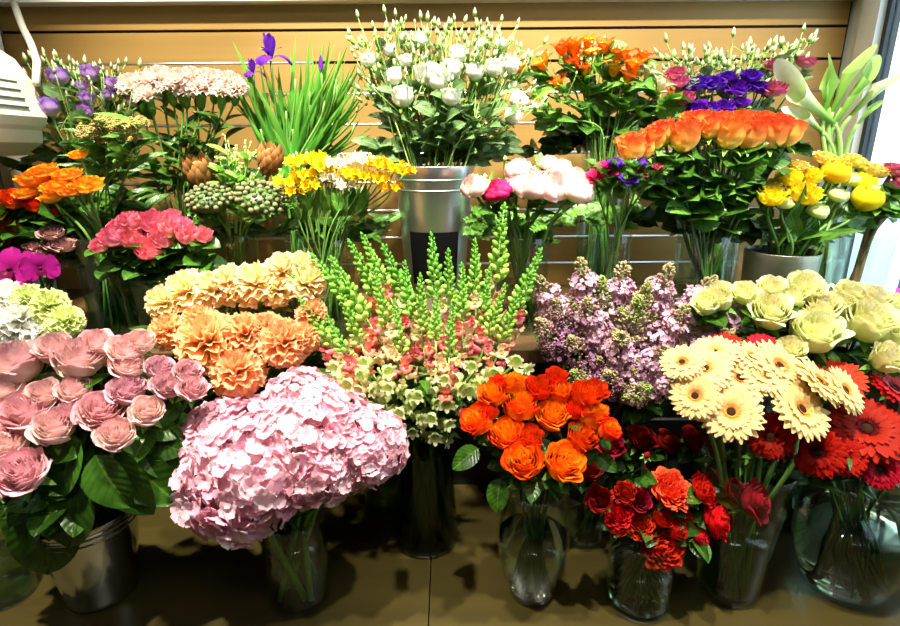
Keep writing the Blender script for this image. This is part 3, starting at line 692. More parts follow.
LEAF = {'rose': lm(M_LEAFD, 3, W=.32), 'round': lm(M_LEAF, 3, W=.40, bend=(10, -25)), 'grey': lm(M_LEAFG, 3, W=.26), 'lance': lm(M_LEAF, 3, W=.13, shape='lance'), 'dlance': lm(M_LEAFD, 3, W=.15, shape='lance'),
        'light': lm(M_LEAFL, 3, W=.2), 'fern': [ferny(i).mesh('leaf', [M_LEAF]) for i in range(2)], 'big': lm(M_LEAFD, 3, W=.36, bend=(5, -20), nu=8, nv=12), 'roundd': lm(M_LEAFD, 3, W=.42, bend=(10, -30))}

# ---------------------------------------------------------------- vases
def vase(label, px=None, py=None, z=0.0, rb=.06, rt=.06, h=.22, water=.6, kind='straight', glass=None, wat=None, xy=None, wall=.003, name='glass_vase', cat='vase', refract=False, lip=0):
    if xy: c = Vector((xy[0], xy[1], z))
    else:
        g = G(px, py, z); c = Vector((g.x, g.y + rb, z)); c.x = g.x * (g.y + rb) / g.y
    def rad(t):
        if kind == 'belly': return rb + (rt - rb) * t + .020 * math.sin(PI * min(1, t * 1.05)) ** 1.2 + .004 * max(0, t - .9) * 10
        if kind == 'flare': return rb + (rt - rb) * t ** 1.3
        return rb + (rt - rb) * t
    b = MB(); K = 14; bt = .010 if kind != 'bucket' else .002
    outer = [(rad(i / K) + (lip if i == K else 0), .001 + h * i / K) for i in range(K + 1)]
    inner = [(rad(t) - wall, .001 + h * t) for t in [1 - i / K for i in range(K)] if h * t > bt + .004]
    b.lathe([(0.0005, .001)] + [(rad(0) - .004, .001), (rad(0), .004)] + outer[1:] + [(outer[-1][0] - wall * .5, h + .003)] + inner + [(rad(.05) - wall - .004, bt + .001), (0.0005, bt)], 48)
    o = solo(name, b.mesh('glass', glass or M_GLASS), label, cat, loc=c)
    if water:
        wtop = h * water; b = MB(); wi = wall + .0006
        pr = [(0.0005, bt + .001), (rad(.03) - wi - .002, bt + .002)] + [(rad(t) - wi, .001 + h * t) for t in np.linspace(max(.08, (bt + .004) / h), water, 8)] + [(0.0005, .001 + wtop)]
        b.lathe(pr, 48); part('water', b.mesh('water', wat or (M_WATER if refract else M_WATERT)), o, (0, 0, 0))
    return dict(c=c, h=h, rb=rb, rt=rt, o=o, bt=bt)

def hermite(p0, p1, t0, t1, n):
    out = []
    for i in range(n + 1):
        s = i / n; s2, s3 = s * s, s * s * s
        out.append(p0 * (2 * s3 - 3 * s2 + 1) + t0 * (s3 - 2 * s2 + s) + p1 * (-2 * s3 + 3 * s2) + t1 * (s3 - s2))
    return out
RN = random.Random(7)
def stem_path(V, end, d, spread=.75, mouth=None):
    c = V['c']; hd = Vector((end.x - c.x, end.y - c.y, 0)); ln = hd.length; hd = hd / ln if ln > 1e-4 else Vector((1, 0, 0))
    k = min(1, ln / .10); a = RN.uniform(-.9, .9); hr = Matrix.Rotation(a, 3, 'Z') @ hd
    ba = math.atan2(-hr.y, -hr.x) + RN.gauss(0, .9); br_ = (V['rb'] - .010) * math.sqrt(RN.uniform(.02, .92))
    base = c + Vector((math.cos(ba) * br_, math.sin(ba) * br_, V['bt'] + .006))
    m = c + hr * (V['rt'] - .009) * math.sqrt(RN.uniform(.08, .95)) * k; m.z = c.z + V['h']
    seg = hermite(base, m, (m - base), (m - base), 4)
    L2 = (end - m).length
    t0 = (m - base).normalized() * L2 * 1.1; t1 = d * L2 * .9
    seg += hermite(m, end, t0, t1, 8)[1:]
    return seg
def row_names(n): return {1: ['only'], 2: ['upper', 'lower'], 3: ['upper', 'middle', 'lower'], 4: ['top', 'second', 'third', 'bottom'], 5: ['top', 'second', 'third', 'fourth', 'bottom']}[n]
ORD = ['first', 'second', 'third', 'fourth', 'fifth', 'sixth', 'seventh', 'eighth', 'ninth', 'tenth', 'eleventh', 'twelfth', 'thirteenth', 'fourteenth', 'fifteenth', 'sixteenth', 'seventeenth', 'eighteenth']
def autolabel(items, where, per_row=6):
    """items: (object, px, py, description); the label tells row and place counted from the left"""
    byd = {}
    for it in items: byd.setdefault(it[3], []).append(it)
    for desc, its in byd.items():
        n = len(its)
        if n == 1: its[0][0]['label'] = 'the one %s in %s' % (desc, where); continue
        nr = min(5, max(1, round(n / per_row))); its.sort(key=lambda i: i[2]); names = row_names(nr); cuts = [round(n * k / nr) for k in range(nr + 1)]
        for r in range(nr):
            row = sorted(its[cuts[r]:cuts[r + 1]], key=lambda i: i[1]); m = len(row)
            for k, it in enumerate(row):
                rt = '' if nr == 1 else '%s row of ' % names[r]
                if m == 1: lab = '%s alone in %s%s' % (desc, rt, where)
                elif k == 0: lab = 'leftmost %s in %s%s' % (desc, rt, where)
                elif k == m - 1: lab = 'rightmost %s in %s%s' % (desc, rt, where)
                else: lab = '%s %s from left in %s%s' % (ORD[k], desc, rt, where)
                it[0]['label'] = lab
UP, TOCAM = Vector((0, 0, 1)), Vector((0, -1, 0))
def place_leaf(th, leaves, p, d, nrm, size, nm='leaf'):
    x = d.normalized(); z = nrm - x * nrm.dot(x)
    if z.length < 1e-3: z = UP.cross(x)
    z.normalize(); y = z.cross(x)
    return part(nm, RN.choice(leaves), th, p, Matrix((x, y, z)).transposed().to_quaternion(), size)
def bunch(name, cat, desc, where, group, V, pts, bl, size=30, y0=1.0, k=.0009, low=.10, ub=.35, cb=.30, stem=(.0028, None), leaf=None, calyx=None, hgt=.6,
          kinds=None, per_row=6, pname='bloom', extra_leaves=(), lsize=.05, nleaf=3, lrange=(7, 11), droop=.3, spike=None, subparts=None, buds=None, tight=1.0, minR=0):
    cy = sum(p[1] for p in pts) / len(pts); items = []; C0 = Vector((V['c'].x, V['c'].y, V['c'].z + V['h'] - low)); things = []
    for i, p in enumerate(pts):
        px, py = p[0], p[1]; s = p[2] if len(p) > 2 and p[2] else size; key = p[3] if len(p) > 3 else None
        yd = y0 + (cy - py) * k + RN.uniform(-.006, .006); H = P(px, py, yd); R = max(minR, s * zc(H) / F_PX / 2)
        d = (H - C0).normalized() + UP * ub + TOCAM * cb + Vector([RN.gauss(0, .12) for _ in range(3)]); d.normalize()
        kb, kd, kn, sc_, hg, cal, sub = bl, desc, name, 1, hgt, calyx, subparts
        if key: q = kinds[key]; kb, kd, kn = q[0], q[1], q[2]; hg = q[3] if len(q) > 3 else hgt; cal = q[4] if len(q) > 4 else calyx; sub = q[5] if len(q) > 5 else subparts
        end = H - d * R * hg
        path = stem_path(V, end, d); base = path[0]
        th = thing(kn, base, None, cat if not key or len(q) < 7 else q[6], group)
        mb = MB(); mb.tube(local(path, base), stem[0], 6); part('stem', mb.mesh('stem', stem[1] or M_STEM), th)
        j = RN.randrange(len(kb)); bo = part(pname, kb[j], th, end, (d.to_track_quat('Z', 'Y').to_matrix() @ Matrix.Rotation(RN.uniform(0, 6.28), 3, 'Z')).to_quaternion(), R)
        if cal: part('calyx', CALYX[cal], bo)
        if sub:
            for sn, sm in sub: part(sn, sm[j], bo)
        if leaf and nleaf:
            for q_ in range(nleaf):
                ii = RN.randint(*lrange); ii = min(ii, len(path) - 2); pp = path[ii].lerp(path[ii + 1], RN.random()); tg = (path[ii + 1] - path[ii]).normalized()
                a = RN.uniform(0, 6.28); rad = Vector((math.cos(a), math.sin(a) - .45, 0)); dd = rad + tg * .55 - UP * RN.uniform(0, droop * 2)
                place_leaf(th, RN.choice(leaf), pp, dd, UP * .8 + TOCAM * .8 + Vector([RN.gauss(0, .3) for _ in range(3)]), lsize * RN.uniform(.7, 1.2))
        if buds:
            bm, nb, br, spr, upz = buds
            for q_ in range(nb):
                ii = RN.randint(8, 10); p0 = path[ii]; tip = end + Vector((RN.gauss(0, spr), RN.gauss(0, spr), upz * RN.uniform(.3, 1.3))); dd = (tip - p0).normalized()
                tb = MB(); tb.tube([p - base for p in hermite(p0, tip, (path[ii + 1] - path[ii]).normalized() * .05, dd * .03 + UP * .03, 4)], .0011, 4); part('branchlet', tb.mesh('branchlet', M_STEML), th)
                part('bud', bm, th, tip, (dd + UP * .6).to_track_quat('Z', 'Y'), br * RN.uniform(.7, 1.15))
        items.append((th, px, py, kd)); things.append((th, px, py, H))
    for (bx, by, tx, ty, w_, dy) in extra_leaves:      # big leaves hanging where the photograph shows them, each on the nearest stem
        th = min(things, key=lambda t: (t[1] - bx) ** 2 + (t[2] - by) ** 2)[0]
        a, b_ = P(bx, by, y0 + dy + .015), P(tx, ty, y0 + dy - .015); dd = b_ - a
        place_leaf(th, leaf[0], a, dd, TOCAM + UP * .5 + Vector((RN.uniform(-.4, .4), 0, 0)), dd.length)
        # petiole back to the stem
    autolabel(items, where, per_row)
    return [t[0] for t in things]

# front row on the counter
v_pail = vase('shiny zinc pail holding the dusty pink roses at the corner of the counter', 110, 615, rb=.062, rt=.092, h=.20, water=0, kind='bucket', glass=M_PAIL, wall=.0015, name='zinc_pail', cat='pail', lip=.004)
def rings(V, ts, mat, nm='rib', r=.0018):
    for t in ts:
        b = MB(); rr = V['rb'] + (V['rt'] - V['rb']) * t; b.lathe([(rr + r * math.cos(a), V['h'] * t + r * math.sin(a)) for a in np.linspace(0, 2 * PI, 9)], 48); part(nm, b.mesh('rib', mat), V['o'], (0, 0, 0))
rings(v_pail, (.84, .90, .95), M_ZINC)
v_hyd = vase('straight clear glass vase of water under the pale pink hydrangeas', 303, 620, rb=.060, rt=.062, h=.19, water=.75)
v_snap = vase('dark green tapered glass vase packed with snapdragon stems', 427, 560, rb=.074, rt=.052, h=.285, water=.8, glass=M_GREENGLASS, wat=M_WATERGT)
v_oro = vase('rounded clear glass vase half full of water under the orange roses', 530, 609, rb=.043, rt=.056, h=.245, water=.56, kind='belly', refract=True)
v_red = vase('short straight glass vase under the small red spray roses', 634, 626, rb=.060, rt=.062, h=.155, water=.55, refract=True)
v_gerb = vase('flared glass vase packed with green stems of the cream gerberas', 722, 611, rb=.058, rt=.084, h=.29, water=.5, kind='flare', wat=M_WATERGT)
v_rgerb = vase('wide rounded glass vase under the red gerberas', 832, 613, rb=.078, rt=.085, h=.25, water=.62, kind='belly', refract=True)
v_edge = vase('straight glass vase cut off by the frame beside the wide vase of red gerberas', xy=(.935, .96), rb=.06, rt=.06, h=.25, water=.5)
v_edgel = vase('clear glass vase cut off by the frame beside the zinc pail', xy=(-.895, .88), rb=.05, rt=.052, h=.16, water=.6)
# second row, standing at the back of the counter
v_carn = vase('dark glass vase behind the hydrangea vase holding the peach carnations', xy=(-.40, 1.055), rb=.05, rt=.055, h=.26, water=.6, glass=M_GREENGLASS)
v_lil = vase('clear glass vase of lilac branches at the back of the counter', xy=(.365, 1.10), rb=.06, rt=.065, h=.27, water=.6)
v_gro = vase('clear glass vase of pale green roses at the back of the counter', xy=(.80, 1.10), rb=.07, rt=.075, h=.30, water=.6)
v_mid = vase('small empty clear glass vase between the hydrangea and the snapdragon vases', xy=(-.165, 1.13), rb=.045, rt=.05, h=.12, water=.4)
v_wcarn = vase('glass vase of white and lime carnations behind the dusty pink roses', xy=(-1.00, 1.12), rb=.06, rt=.065, h=.30, water=.5)
# back rows on the shelf
S = SZ
v_pop = vase('tall clear glass vase under the bright orange flowers', xy=(-.80, 1.265), z=S, rb=.070, rt=.074, h=.245, water=.45)
v_cor = vase('clear glass vase of coral pink roses on the shelf', xy=(-.665, 1.215), z=S, rb=.058, rt=.060, h=.155, water=.5)
v_pro = vase('clear glass vase of dried brown proteas and grey berry heads', xy=(-.535, 1.33), z=S, rb=.058, rt=.060, h=.235, water=.4)
v_fre = vase('clear glass vase under the yellow and white freesias', xy=(-.305, 1.26), z=S, rb=.076, rt=.080, h=.235, water=.5)
v_buck = vase('tall galvanised bucket with black label holding the white lisianthus', xy=(-.038, 1.42), z=S, rb=.072, rt=.100, h=.39, water=0, kind='bucket', glass=M_ZINC, wall=.0015, name='galvanised_bucket', cat='bucket', lip=.004)
rings(v_buck, (.86, .925), M_ZINC)
b = MB()
def _lab(u, v):
    z = .10 + .135 * v; r = .072 + .028 * z / .39 + .0012; a = math.radians(-90 + (u - .5) * 86); return (r * math.cos(a), r * math.sin(a), z)
b.grid(_lab, 16, 2); part('label_plate', b.mesh('label', M_CHALK), v_buck['o'], (0, 0, 0), label='blank black label')
v_ran = vase('clear glass vase under the pale pink ranunculus', xy=(.175, 1.29), z=S, rb=.062, rt=.064, h=.23, water=.5)
v_ane = vase('narrow clear glass vase of magenta and violet anemones', xy=(.385, 1.28), z=S, rb=.045, rt=.047, h=.235, water=.5)
v_tul = vase('clear glass vase under the orange roses with round leaves', xy=(.605, 1.27), z=S, rb=.062, rt=.064, h=.235, water=.5)
v_yel = vase('dull zinc pot holding the yellow daffodils', xy=(.785, 1.26), z=S, rb=.072, rt=.080, h=.195, water=0, kind='bucket', glass=M_ZINCD, wall=.0015, name='zinc_pot', cat='pot')
v_pnk = vase('clear glass vase with thick brown green stems beside the zinc pot', xy=(.955, 1.24), z=S, rb=.052, rt=.064, h=.235, water=.45)
v_lav = vase('tall glass vase of lavender lisianthus against the slatted wall', xy=(-.98, 1.52), z=S, rb=.05, rt=.055, h=.32, water=.4)
v_umb = vase('glass vase of olive seed heads behind the orange flowers', xy=(-.91, 1.42), z=S, rb=.045, rt=.048, h=.26, water=.4)
v_wca = vase('tall glass vase of blush white carnations against the slatted wall', xy=(-.74, 1.52), z=S, rb=.055, rt=.06, h=.30, water=.4)
v_iri = vase('tall glass vase packed with iris leaves', xy=(-.43, 1.50), z=S, rb=.062, rt=.068, h=.35, water=.4)
v_als = vase('tall clear glass vase under the orange alstroemerias', xy=(.415, 1.50), z=S, rb=.060, rt=.062, h=.46, water=.4)
v_lis = vase('tall glass vase of violet lisianthus against the slatted wall', xy=(.76, 1.53), z=S, rb=.06, rt=.065, h=.36, water=.4)
v_cal = vase('tall glass vase of calla lilies beside the window', xy=(1.02, 1.46), z=S, rb=.055, rt=.06, h=.34, water=.4)
v_dark = vase('glass vase of dark foliage at the frame edge behind the orchid', xy=(-1.06, 1.24), z=S, rb=.055, rt=.06, h=.16, water=.4)
v_brk = vase('small glass vase of brownish pink blooms behind the orchid', xy=(-.93, 1.2), z=S, rb=.04, rt=.045, h=.13, water=.4)

R_ = B
# ---- dusty pink roses in the pail
bunch('dusty_pink_rose', 'rose', 'dusty pink rose', 'zinc pail bunch', 'dusty pink roses in the zinc pail', v_pail,
 [(15,366,56),(25,413,56,'m'),(80,360,50),(127,366,34),(127,390,38,'m'),(100,411,46,'m'),(55,428,42),(117,436,38),(147,413,34),(168,385,32,'m'),(21,472,52,'m'),(6,446,44),(192,388,32,'m'),(160,368,30,'m'),
  (55,350,38),(126,352,38),(141,343,28),(97,345,34),(188,372,28,'m'),(45,395,34),(75,392,34),(5,390,40),(70,415,34,'m')],
 R_['dusty'], 36, .84, .0013, low=.06, ub=.42, cb=.42, stem=(.003, M_STEMD), leaf=[LEAF['big'], LEAF['rose']], calyx='rose', kinds={'m': (R_['dustym'], 'mauve pink rose', 'mauve_pink_rose')},
 nleaf=5, lsize=.075, droop=.6, lrange=(6, 10), hgt=.7,
 extra_leaves=[(110,450,148,520,1,-.06),(130,460,176,505,1,-.04),(75,470,62,555,1,-.07),(95,455,128,512,1,-.08),(40,490,10,560,1,-.05),(50,500,45,582,1,-.04),(60,455,20,530,1,-.05),(80,440,50,500,1,-.06),(150,440,172,480,1,-.02),(30,480,-5,520,1,-.05),(100,440,70,500,1,-.03)])
# ---- hydrangeas
hp = [(236,452,146),(312,428,128),(374,436,80),(302,400,84),(334,452,80),(208,432,78)]
hs = bunch('pink_hydrangea', 'hydrangea', 'pale pink hydrangea head', 'hydrangea vase', 'pale pink hydrangeas', v_hyd, hp, R_['hyd'], 100, .86, .0009, low=.0, ub=.5, cb=.6, stem=(.0065, M_STEM), hgt=.35, per_row=9, pname='flower_head', leaf=[LEAF['roundd']], nleaf=1, lsize=.06, lrange=(6, 8),
  subparts=[('core', [hydr_core().mesh('core', [C['pinkcore']])] * 3)])
hl = ['largest pink hydrangea head, lowest and nearest the roses', 'large pink hydrangea head filling the middle of the vase', 'pink hydrangea head nearest the dark green snapdragon vase', 'pink hydrangea head at the back below the peach carnations', 'pink hydrangea head directly above the rim of its vase', 'small pink hydrangea head tucked behind the largest one']
for o, l in zip(hs, hl): o['label'] = l
# ---- orange roses in the belly vase
bunch('orange_rose', 'rose', 'two-tone orange rose', 'rounded vase', 'orange roses in the rounded vase', v_oro,
 [(478,422,34),(493,396,30),(520,407,38),(552,417,36,'y'),(507,436,36),(524,462,42),(563,464,42,'y'),(592,417,34),(580,439,34,'r'),(584,398,34,'r'),(539,390,28,'r'),(514,386,28),(556,379,24,'r'),(607,430,26),(558,394,28),(530,440,30,'r'),(596,392,24,'r'),(488,412,26,'r'),(574,410,28,'r'),(500,384,20,'r')],
 R_['orange_rose'], 30, .87, .0011, low=.03, ub=.35, cb=.35, stem=(.0026, M_STEMD), leaf=[LEAF['rose']], calyx='rose', kinds={'y': (R_['yellow_rose'], 'yellow orange rose', 'yellow_orange_rose'), 'r': (R_['redorange'], 'deep red orange rose', 'red_orange_rose')}, hgt=.7,
 nleaf=3, lsize=.055, droop=.5, extra_leaves=[(500,478,496,515,1,-.03),(596,455,618,472,1,-.02),(478,448,452,470,1,.02)])
# ---- red spray roses
bunch('red_spray_rose', 'rose', 'small red spray rose', 'short vase', 'red spray roses in the short vase', v_red,
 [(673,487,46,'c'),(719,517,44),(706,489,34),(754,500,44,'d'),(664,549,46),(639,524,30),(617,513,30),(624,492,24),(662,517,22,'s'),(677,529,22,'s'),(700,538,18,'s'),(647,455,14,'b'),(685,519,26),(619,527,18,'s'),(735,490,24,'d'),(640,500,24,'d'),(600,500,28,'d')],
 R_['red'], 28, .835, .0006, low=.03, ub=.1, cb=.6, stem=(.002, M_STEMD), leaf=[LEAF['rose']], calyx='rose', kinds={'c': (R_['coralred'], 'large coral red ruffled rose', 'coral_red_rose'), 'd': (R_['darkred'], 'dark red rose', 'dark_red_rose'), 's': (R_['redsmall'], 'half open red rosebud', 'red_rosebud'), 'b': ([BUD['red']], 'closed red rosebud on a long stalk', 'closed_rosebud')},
 nleaf=3, lsize=.045, hgt=.6)
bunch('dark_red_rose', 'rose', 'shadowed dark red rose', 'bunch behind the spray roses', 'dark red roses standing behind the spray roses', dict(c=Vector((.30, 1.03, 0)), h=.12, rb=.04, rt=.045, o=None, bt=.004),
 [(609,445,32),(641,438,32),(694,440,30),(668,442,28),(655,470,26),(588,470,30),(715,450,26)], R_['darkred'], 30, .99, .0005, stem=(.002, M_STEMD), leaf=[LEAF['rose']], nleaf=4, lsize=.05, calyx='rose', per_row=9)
vase('small glass vase of dark red roses behind the spray roses', xy=(.30, 1.03), rb=.045, rt=.048, h=.12, water=.5)
# ---- gerberas
def gerbs(mp, mc, md, n=3, **k):
    A, Bc, D = [], [], []
    for i in range(n):
        a, c_, d_ = gerbera(i + 1, **k); A.append(a.mesh('bloom', [mp])); Bc.append(c_.mesh('ring', [mc])); D.append(d_.mesh('disc', [md]))
    return A, [('inner_ring', Bc), ('disc', D)]
ga, gs = gerbs(C['gerb'], C['gerbc'], C['disc']); ra, rs = gerbs(C['gerbr'], C['gerbrc'], C['disc']); oa, os_ = gerbs(C['gerbo'], C['gerbrc'], C['disc'], 2)
GK = {'r': (ra, 'deep red gerbera', 'red_gerbera', .1, 'gerb', rs), 'o': (oa, 'orange red gerbera', 'orange_red_gerbera', .1, 'gerb', os_)}
bunch('cream_gerbera', 'gerbera', 'cream gerbera with black eye', 'flared vase', 'cream gerberas in the flared vase', v_gerb,
 [(731,412,64),(802,409,68),(695,396,52),(740,378,60),(780,366,64),(820,381,60),(846,390,54),(705,368,56),(682,362,46),(764,374,56),(715,352,48),(752,356,46)],
 ga, 60, .90, .0014, low=-.02, ub=.45, cb=.9, stem=(.0042, M_STEM), hgt=.1, calyx='gerb', per_row=4, subparts=gs, kinds=GK)
bunch('red_gerbera', 'gerbera', 'deep red gerbera', 'wide vase', 'red gerberas in the wide vase', v_rgerb,
 [(867,428,76),(771,436,50),(818,452,54),(838,378,56,'o'),(894,388,48),(724,347,38),(762,346,36),(893,430,54),(845,455,44),(880,470,40)],
 ra, 56, .90, .0010, low=-.02, ub=.35, cb=.75, stem=(.0032, M_STEM), hgt=.1, calyx='gerb', per_row=4, subparts=rs, kinds=GK, leaf=[LEAF['dlance']], nleaf=1)
# ---- snapdragons
def spike_thing(V, tip, base_px, y, name, bl2, nbl, i):
    b0, t0 = P(base_px[0], base_px[1], y - .02), P(tip[0], tip[1], y + .03); d = (t0 - b0).normalized(); L = (t0 - b0).length
    path = stem_path(V, b0, (d + UP * .4).normalized()); org = path[0]; th = thing('snapdragon', org, None, 'snapdragon', 'snapdragons in the green vase')
    mb = MB(); mb.tube(local(path, org), .003, 6); part('stem', mb.mesh('stem', M_STEML), th)
    part('bud_spike', R_['spike'][i % 3], th, b0 + d * L * .36, (d.to_track_quat('Z', 'Y').to_matrix() @ Matrix.Rotation(i, 3, 'Z')).to_quaternion(), L * .66 / 5.4)
    mb = MB(); mb.tube([b0 - b0, d * L * .34], .0022, 6); part('stem', mb.mesh('stem', M_STEML), th, b0)
    for k in range(nbl):
        a = k * 2.4 + i; rad = (Vector((math.cos(a), math.sin(a), 0)) + TOCAM * .5); rad = (rad - d * rad.dot(d)).normalized(); p0 = b0 + d * L * (-.12 + .50 * k / nbl) 
        dd = rad + UP * .25 + TOCAM * .15
        key = 'snapp' if (k + i) % 4 < 2 else 'snapc'
        part('blossom', RN.choice(R_[key]), th, p0 + rad * .004, dd.to_track_quat('Z', 'X'), .0165 * RN.uniform(.7, 1.2))
    for k in range(9):
        pp = path[RN.randint(6, 11)]; a = RN.uniform(0, 6.28)
        place_leaf(th, LEAF['lance'], pp, Vector((math.cos(a), math.sin(a), .5)), UP, .055 * RN.uniform(.7, 1.2))
    return (th, tip[0], tip[1], 'green budded snapdragon spike')
sn = [((312,256),(392,352)),((331,258),(385,350)),((349,241),(395,330)),((362,234),(400,320)),((384,246),(428,352)),((292,270),(338,362)),((431,234),(440,330)),((448,250),(452,340)),((504,205),(492,320)),((475,240),(476,330)),((541,250),(500,345)),((462,264),(462,350)),((505,285),(478,365)),((420,275),(425,370)),((300,300),(352,372)),((405,262),(412,350)),((372,268),(398,360)),((452,305),(448,385)),((520,290),(492,370)),((340,290),(372,372)),((489,268),(480,350)),((395,300),(404,380)),((326,315),(362,385)),((436,290),(436,368))]
its = []
for i, (tp, bs) in enumerate(sn):
    yy = 1.00 + (290 - tp[1]) * .0012 + RN.uniform(-.012, .012)
    its.append(spike_thing(v_snap, tp, bs, yy, 's', 'snapp', 7, i))
autolabel(its, 'green glass vase', 8)
its = []
for i, (px, py) in enumerate([(352,372),(378,368),(400,392),(425,400),(448,385),(472,372),(492,378),(410,415),(365,388),(436,420),(512,366),(350,395)]):
    y = .96; H = P(px, py, y); d = (H - (v_snap['c'] + UP * .2)).normalized() + UP * .2; d.normalize(); path = stem_path(v_snap, H, d); org = path[0]
    th = thing('green_bellflower', org, None, 'bellflower', 'pale green bellflowers in the green vase'); mb = MB(); mb.tube(local(path, org), .0025, 6); part('stem', mb.mesh('stem', M_STEML), th)
    for k in range(8):
        a = k * 2.4; rd = Vector((math.cos(a), math.sin(a) * .7 - .3, -.1)); p0 = H + d * (.012 * k - .05) + rd * .018
        part('bell', R_['bell'][k % 2], th, p0, (rd + TOCAM * .4 - UP * .1).to_track_quat('Z', 'X'), .0170 * RN.uniform(.8, 1.15))
    for k in range(4): a = RN.uniform(0, 6.28); place_leaf(th, LEAF['dlance'], path[RN.randint(6, 10)], Vector((math.cos(a), math.sin(a), .2)), UP, .06)
    its.append((th, px, py, 'stem of pale green bells'))
autolabel(its, 'green glass vase', 6)
# ---- carnations
CK = {'p': (R_['peach'], 'deep peach carnation', 'peach_carnation')}
bunch('cream_carnation', 'carnation', 'cream yellow carnation', 'bunch above the hydrangeas', 'cream and peach carnations', v_carn,
 [(167,304,38),(190,292,44),(214,291,38),(230,284,38),(257,286,46),(284,272,38),(306,285,40),(302,268,32),(240,292,34),(275,292,36),(170,332,36,'p'),(210,344,62,'p'),(246,336,46,'p'),(284,344,48,'p'),(238,373,50,'p'),(304,338,32,'p'),(312,314,30,'p'),(200,322,34,'p'),(268,330,34,'p')],
 R_['cream'], 38, 1.03, .0013, low=.0, ub=.4, cb=.35, stem=(.0025, M_STEM), calyx='carn', leaf=[LEAF['dlance']], nleaf=3, lsize=.06, hgt=.3, kinds=CK, per_row=5)
bunch('white_carnation', 'carnation', 'white carnation', 'vase behind the pail', 'white and lime carnations', v_wcarn,
 [(8,302,42),(24,322,52),(6,342,48),(44,334,38),(50,308,36,'l'),(66,322,32,'l'),(30,300,30,'l'),(58,330,30,'l'),(20,345,34)], R_['white'], 40, 1.04, .0008, ub=.3, cb=.4, calyx='carn', leaf=[LEAF['dlance']], nleaf=2,
 kinds={'l': (R_['lime'], 'lime green carnation', 'lime_carnation')}, hgt=.3)
# ---- lilac
lp = [(560,300,50),(590,285,50),(622,290,50),(655,292,52),(688,300,50),(716,322,46),(560,335,46,'d'),(596,322,52),(632,322,52,'g'),(665,328,52),(700,345,46),(585,352,46,'d'),(620,352,52),(650,362,48),(612,380,40,'d'),(640,392,40,'g'),(585,378,36,'g'),(676,362,42),(660,385,38),(606,300,44,'g'),(640,305,44,'g'),(572,318,44,'d'),(690,325,42,'g')]
its = []
for i, q in enumerate(lp):
    px, py, s = 633 + (q[0] - 633) * 1.14, q[1], q[2]; key = q[3] if len(q) > 3 else ''; y = 1.06 + (325 - py) * .0012 + RN.uniform(-.01, .01); H = P(px, py, y)
    c0 = v_lil['c'] + UP * .30; d = (H - c0).normalized() + UP * .15 + TOCAM * .25; d.normalize(); R = s * zc(H) / F_PX / 1.5; end = H - d * R * .9
    path = stem_path(v_lil, end, d); org = path[0]; th = thing('lilac_branch', org, None, 'lilac', 'lilac branches'); mb = MB(); mb.tube(local(path, org), .003, 6); part('stem', mb.mesh('stem', M_STEMB), th)
    part('panicle', RN.choice(R_['lilac' + key]), th, end, (d.to_track_quat('Z', 'Y').to_matrix() @ Matrix.Rotation(i, 3, 'Z')).to_quaternion(), R * .95)
    sb = (d + Vector((RN.choice((-.6, .6)), -.3, 0))).normalized()
    part('panicle', RN.choice(R_['lilac' + key]), th, end - d * R * .3, sb.to_track_quat('Z', 'Y'), R * .62)
    for k in range(2): a = RN.uniform(0, 6.28); place_leaf(th, LEAF['round'], path[RN.randint(7, 10)], Vector((math.cos(a), math.sin(a), -.1)), UP, .06)
    its.append((th, px, py, {'': 'pink lilac branch', 'd': 'dark mauve lilac branch', 'g': 'greenish budded lilac branch'}[key]))
autolabel(its, 'lilac vase', 6)
# ---- pale green roses
bunch('pale_green_rose', 'rose', 'pale green rose', 'bunch behind the cream gerberas', 'pale green roses', v_gro,
 [(718,300,34),(744,296,28),(771,290,28),(804,290,36),(769,315,42),(814,336,50),(820,312,40),(866,324,50),(848,298,34),(870,303,36),(893,338,44),(894,310,32),(706,306,28),(838,306,30),(790,300,30),(790,352,30),(885,360,36)],
 R_['green_rose'], 36, 1.03, .0016, ub=.5, cb=.3, stem=(.003, M_STEMD), leaf=[LEAF['big'], LEAF['rose']], calyx='rose', nleaf=4, lsize=.07, per_row=6, hgt=.7)
# ---- back row
bunch('orange_ranunculus', 'ranunculus', 'bright orange ranunculus', 'bunch below the wall unit', 'bright orange ranunculus', v_pop,
 [(37,180,36),(60,187,34),(87,186,34),(79,155,18),(28,194,26),(72,190,30),(45,172,28),(52,198,24),(68,176,28)], R_['orange'], 30, 1.24, .0006, ub=.6, cb=.1, stem=(.0032, M_STEM), hgt=.4, per_row=5)
bunch('coral_rose', 'rose', 'coral pink rose', 'coral bunch', 'coral pink roses', v_cor,
 [(131,224,28),(153,223,28),(114,238,28),(134,240,28),(149,250,28),(163,240,26),(171,229,26),(188,236,26),(203,236,20),(101,246,20),(181,226,22),(172,218,20),(120,228,22)], R_['coral'], 26, 1.19, .001, ub=.4, cb=.4, stem=(.0025, M_STEMD), leaf=[LEAF['roundd']], calyx='rose', nleaf=6, lsize=.05, hgt=.6, per_row=5, droop=.5)
bunch('white_lisianthus', 'lisianthus', 'white lisianthus', 'tall bucket', 'white lisianthus in the bucket', v_buck,
 [(368,62,16),(394,79,20),(403,99,24),(428,77,26),(438,84,22),(451,99,20),(451,72,22),(458,57,20),(475,74,20),(494,70,20),(510,67,18),(517,102,20),(512,118,18),(442,78,20),(421,42,16),(480,46,14),(390,52,14),(406,62,14),(500,45,13)],
 R_['white_lis'], 20, 1.42, .0012, low=.15, ub=.5, cb=.15, stem=(.0022, M_STEM), leaf=[LEAF['grey']], nleaf=7, lsize=.065, lrange=(5, 10), hgt=.7, calyx='rose', buds=(BUD['white'], 5, .010, .028, .05), per_row=6, droop=0)
its = []
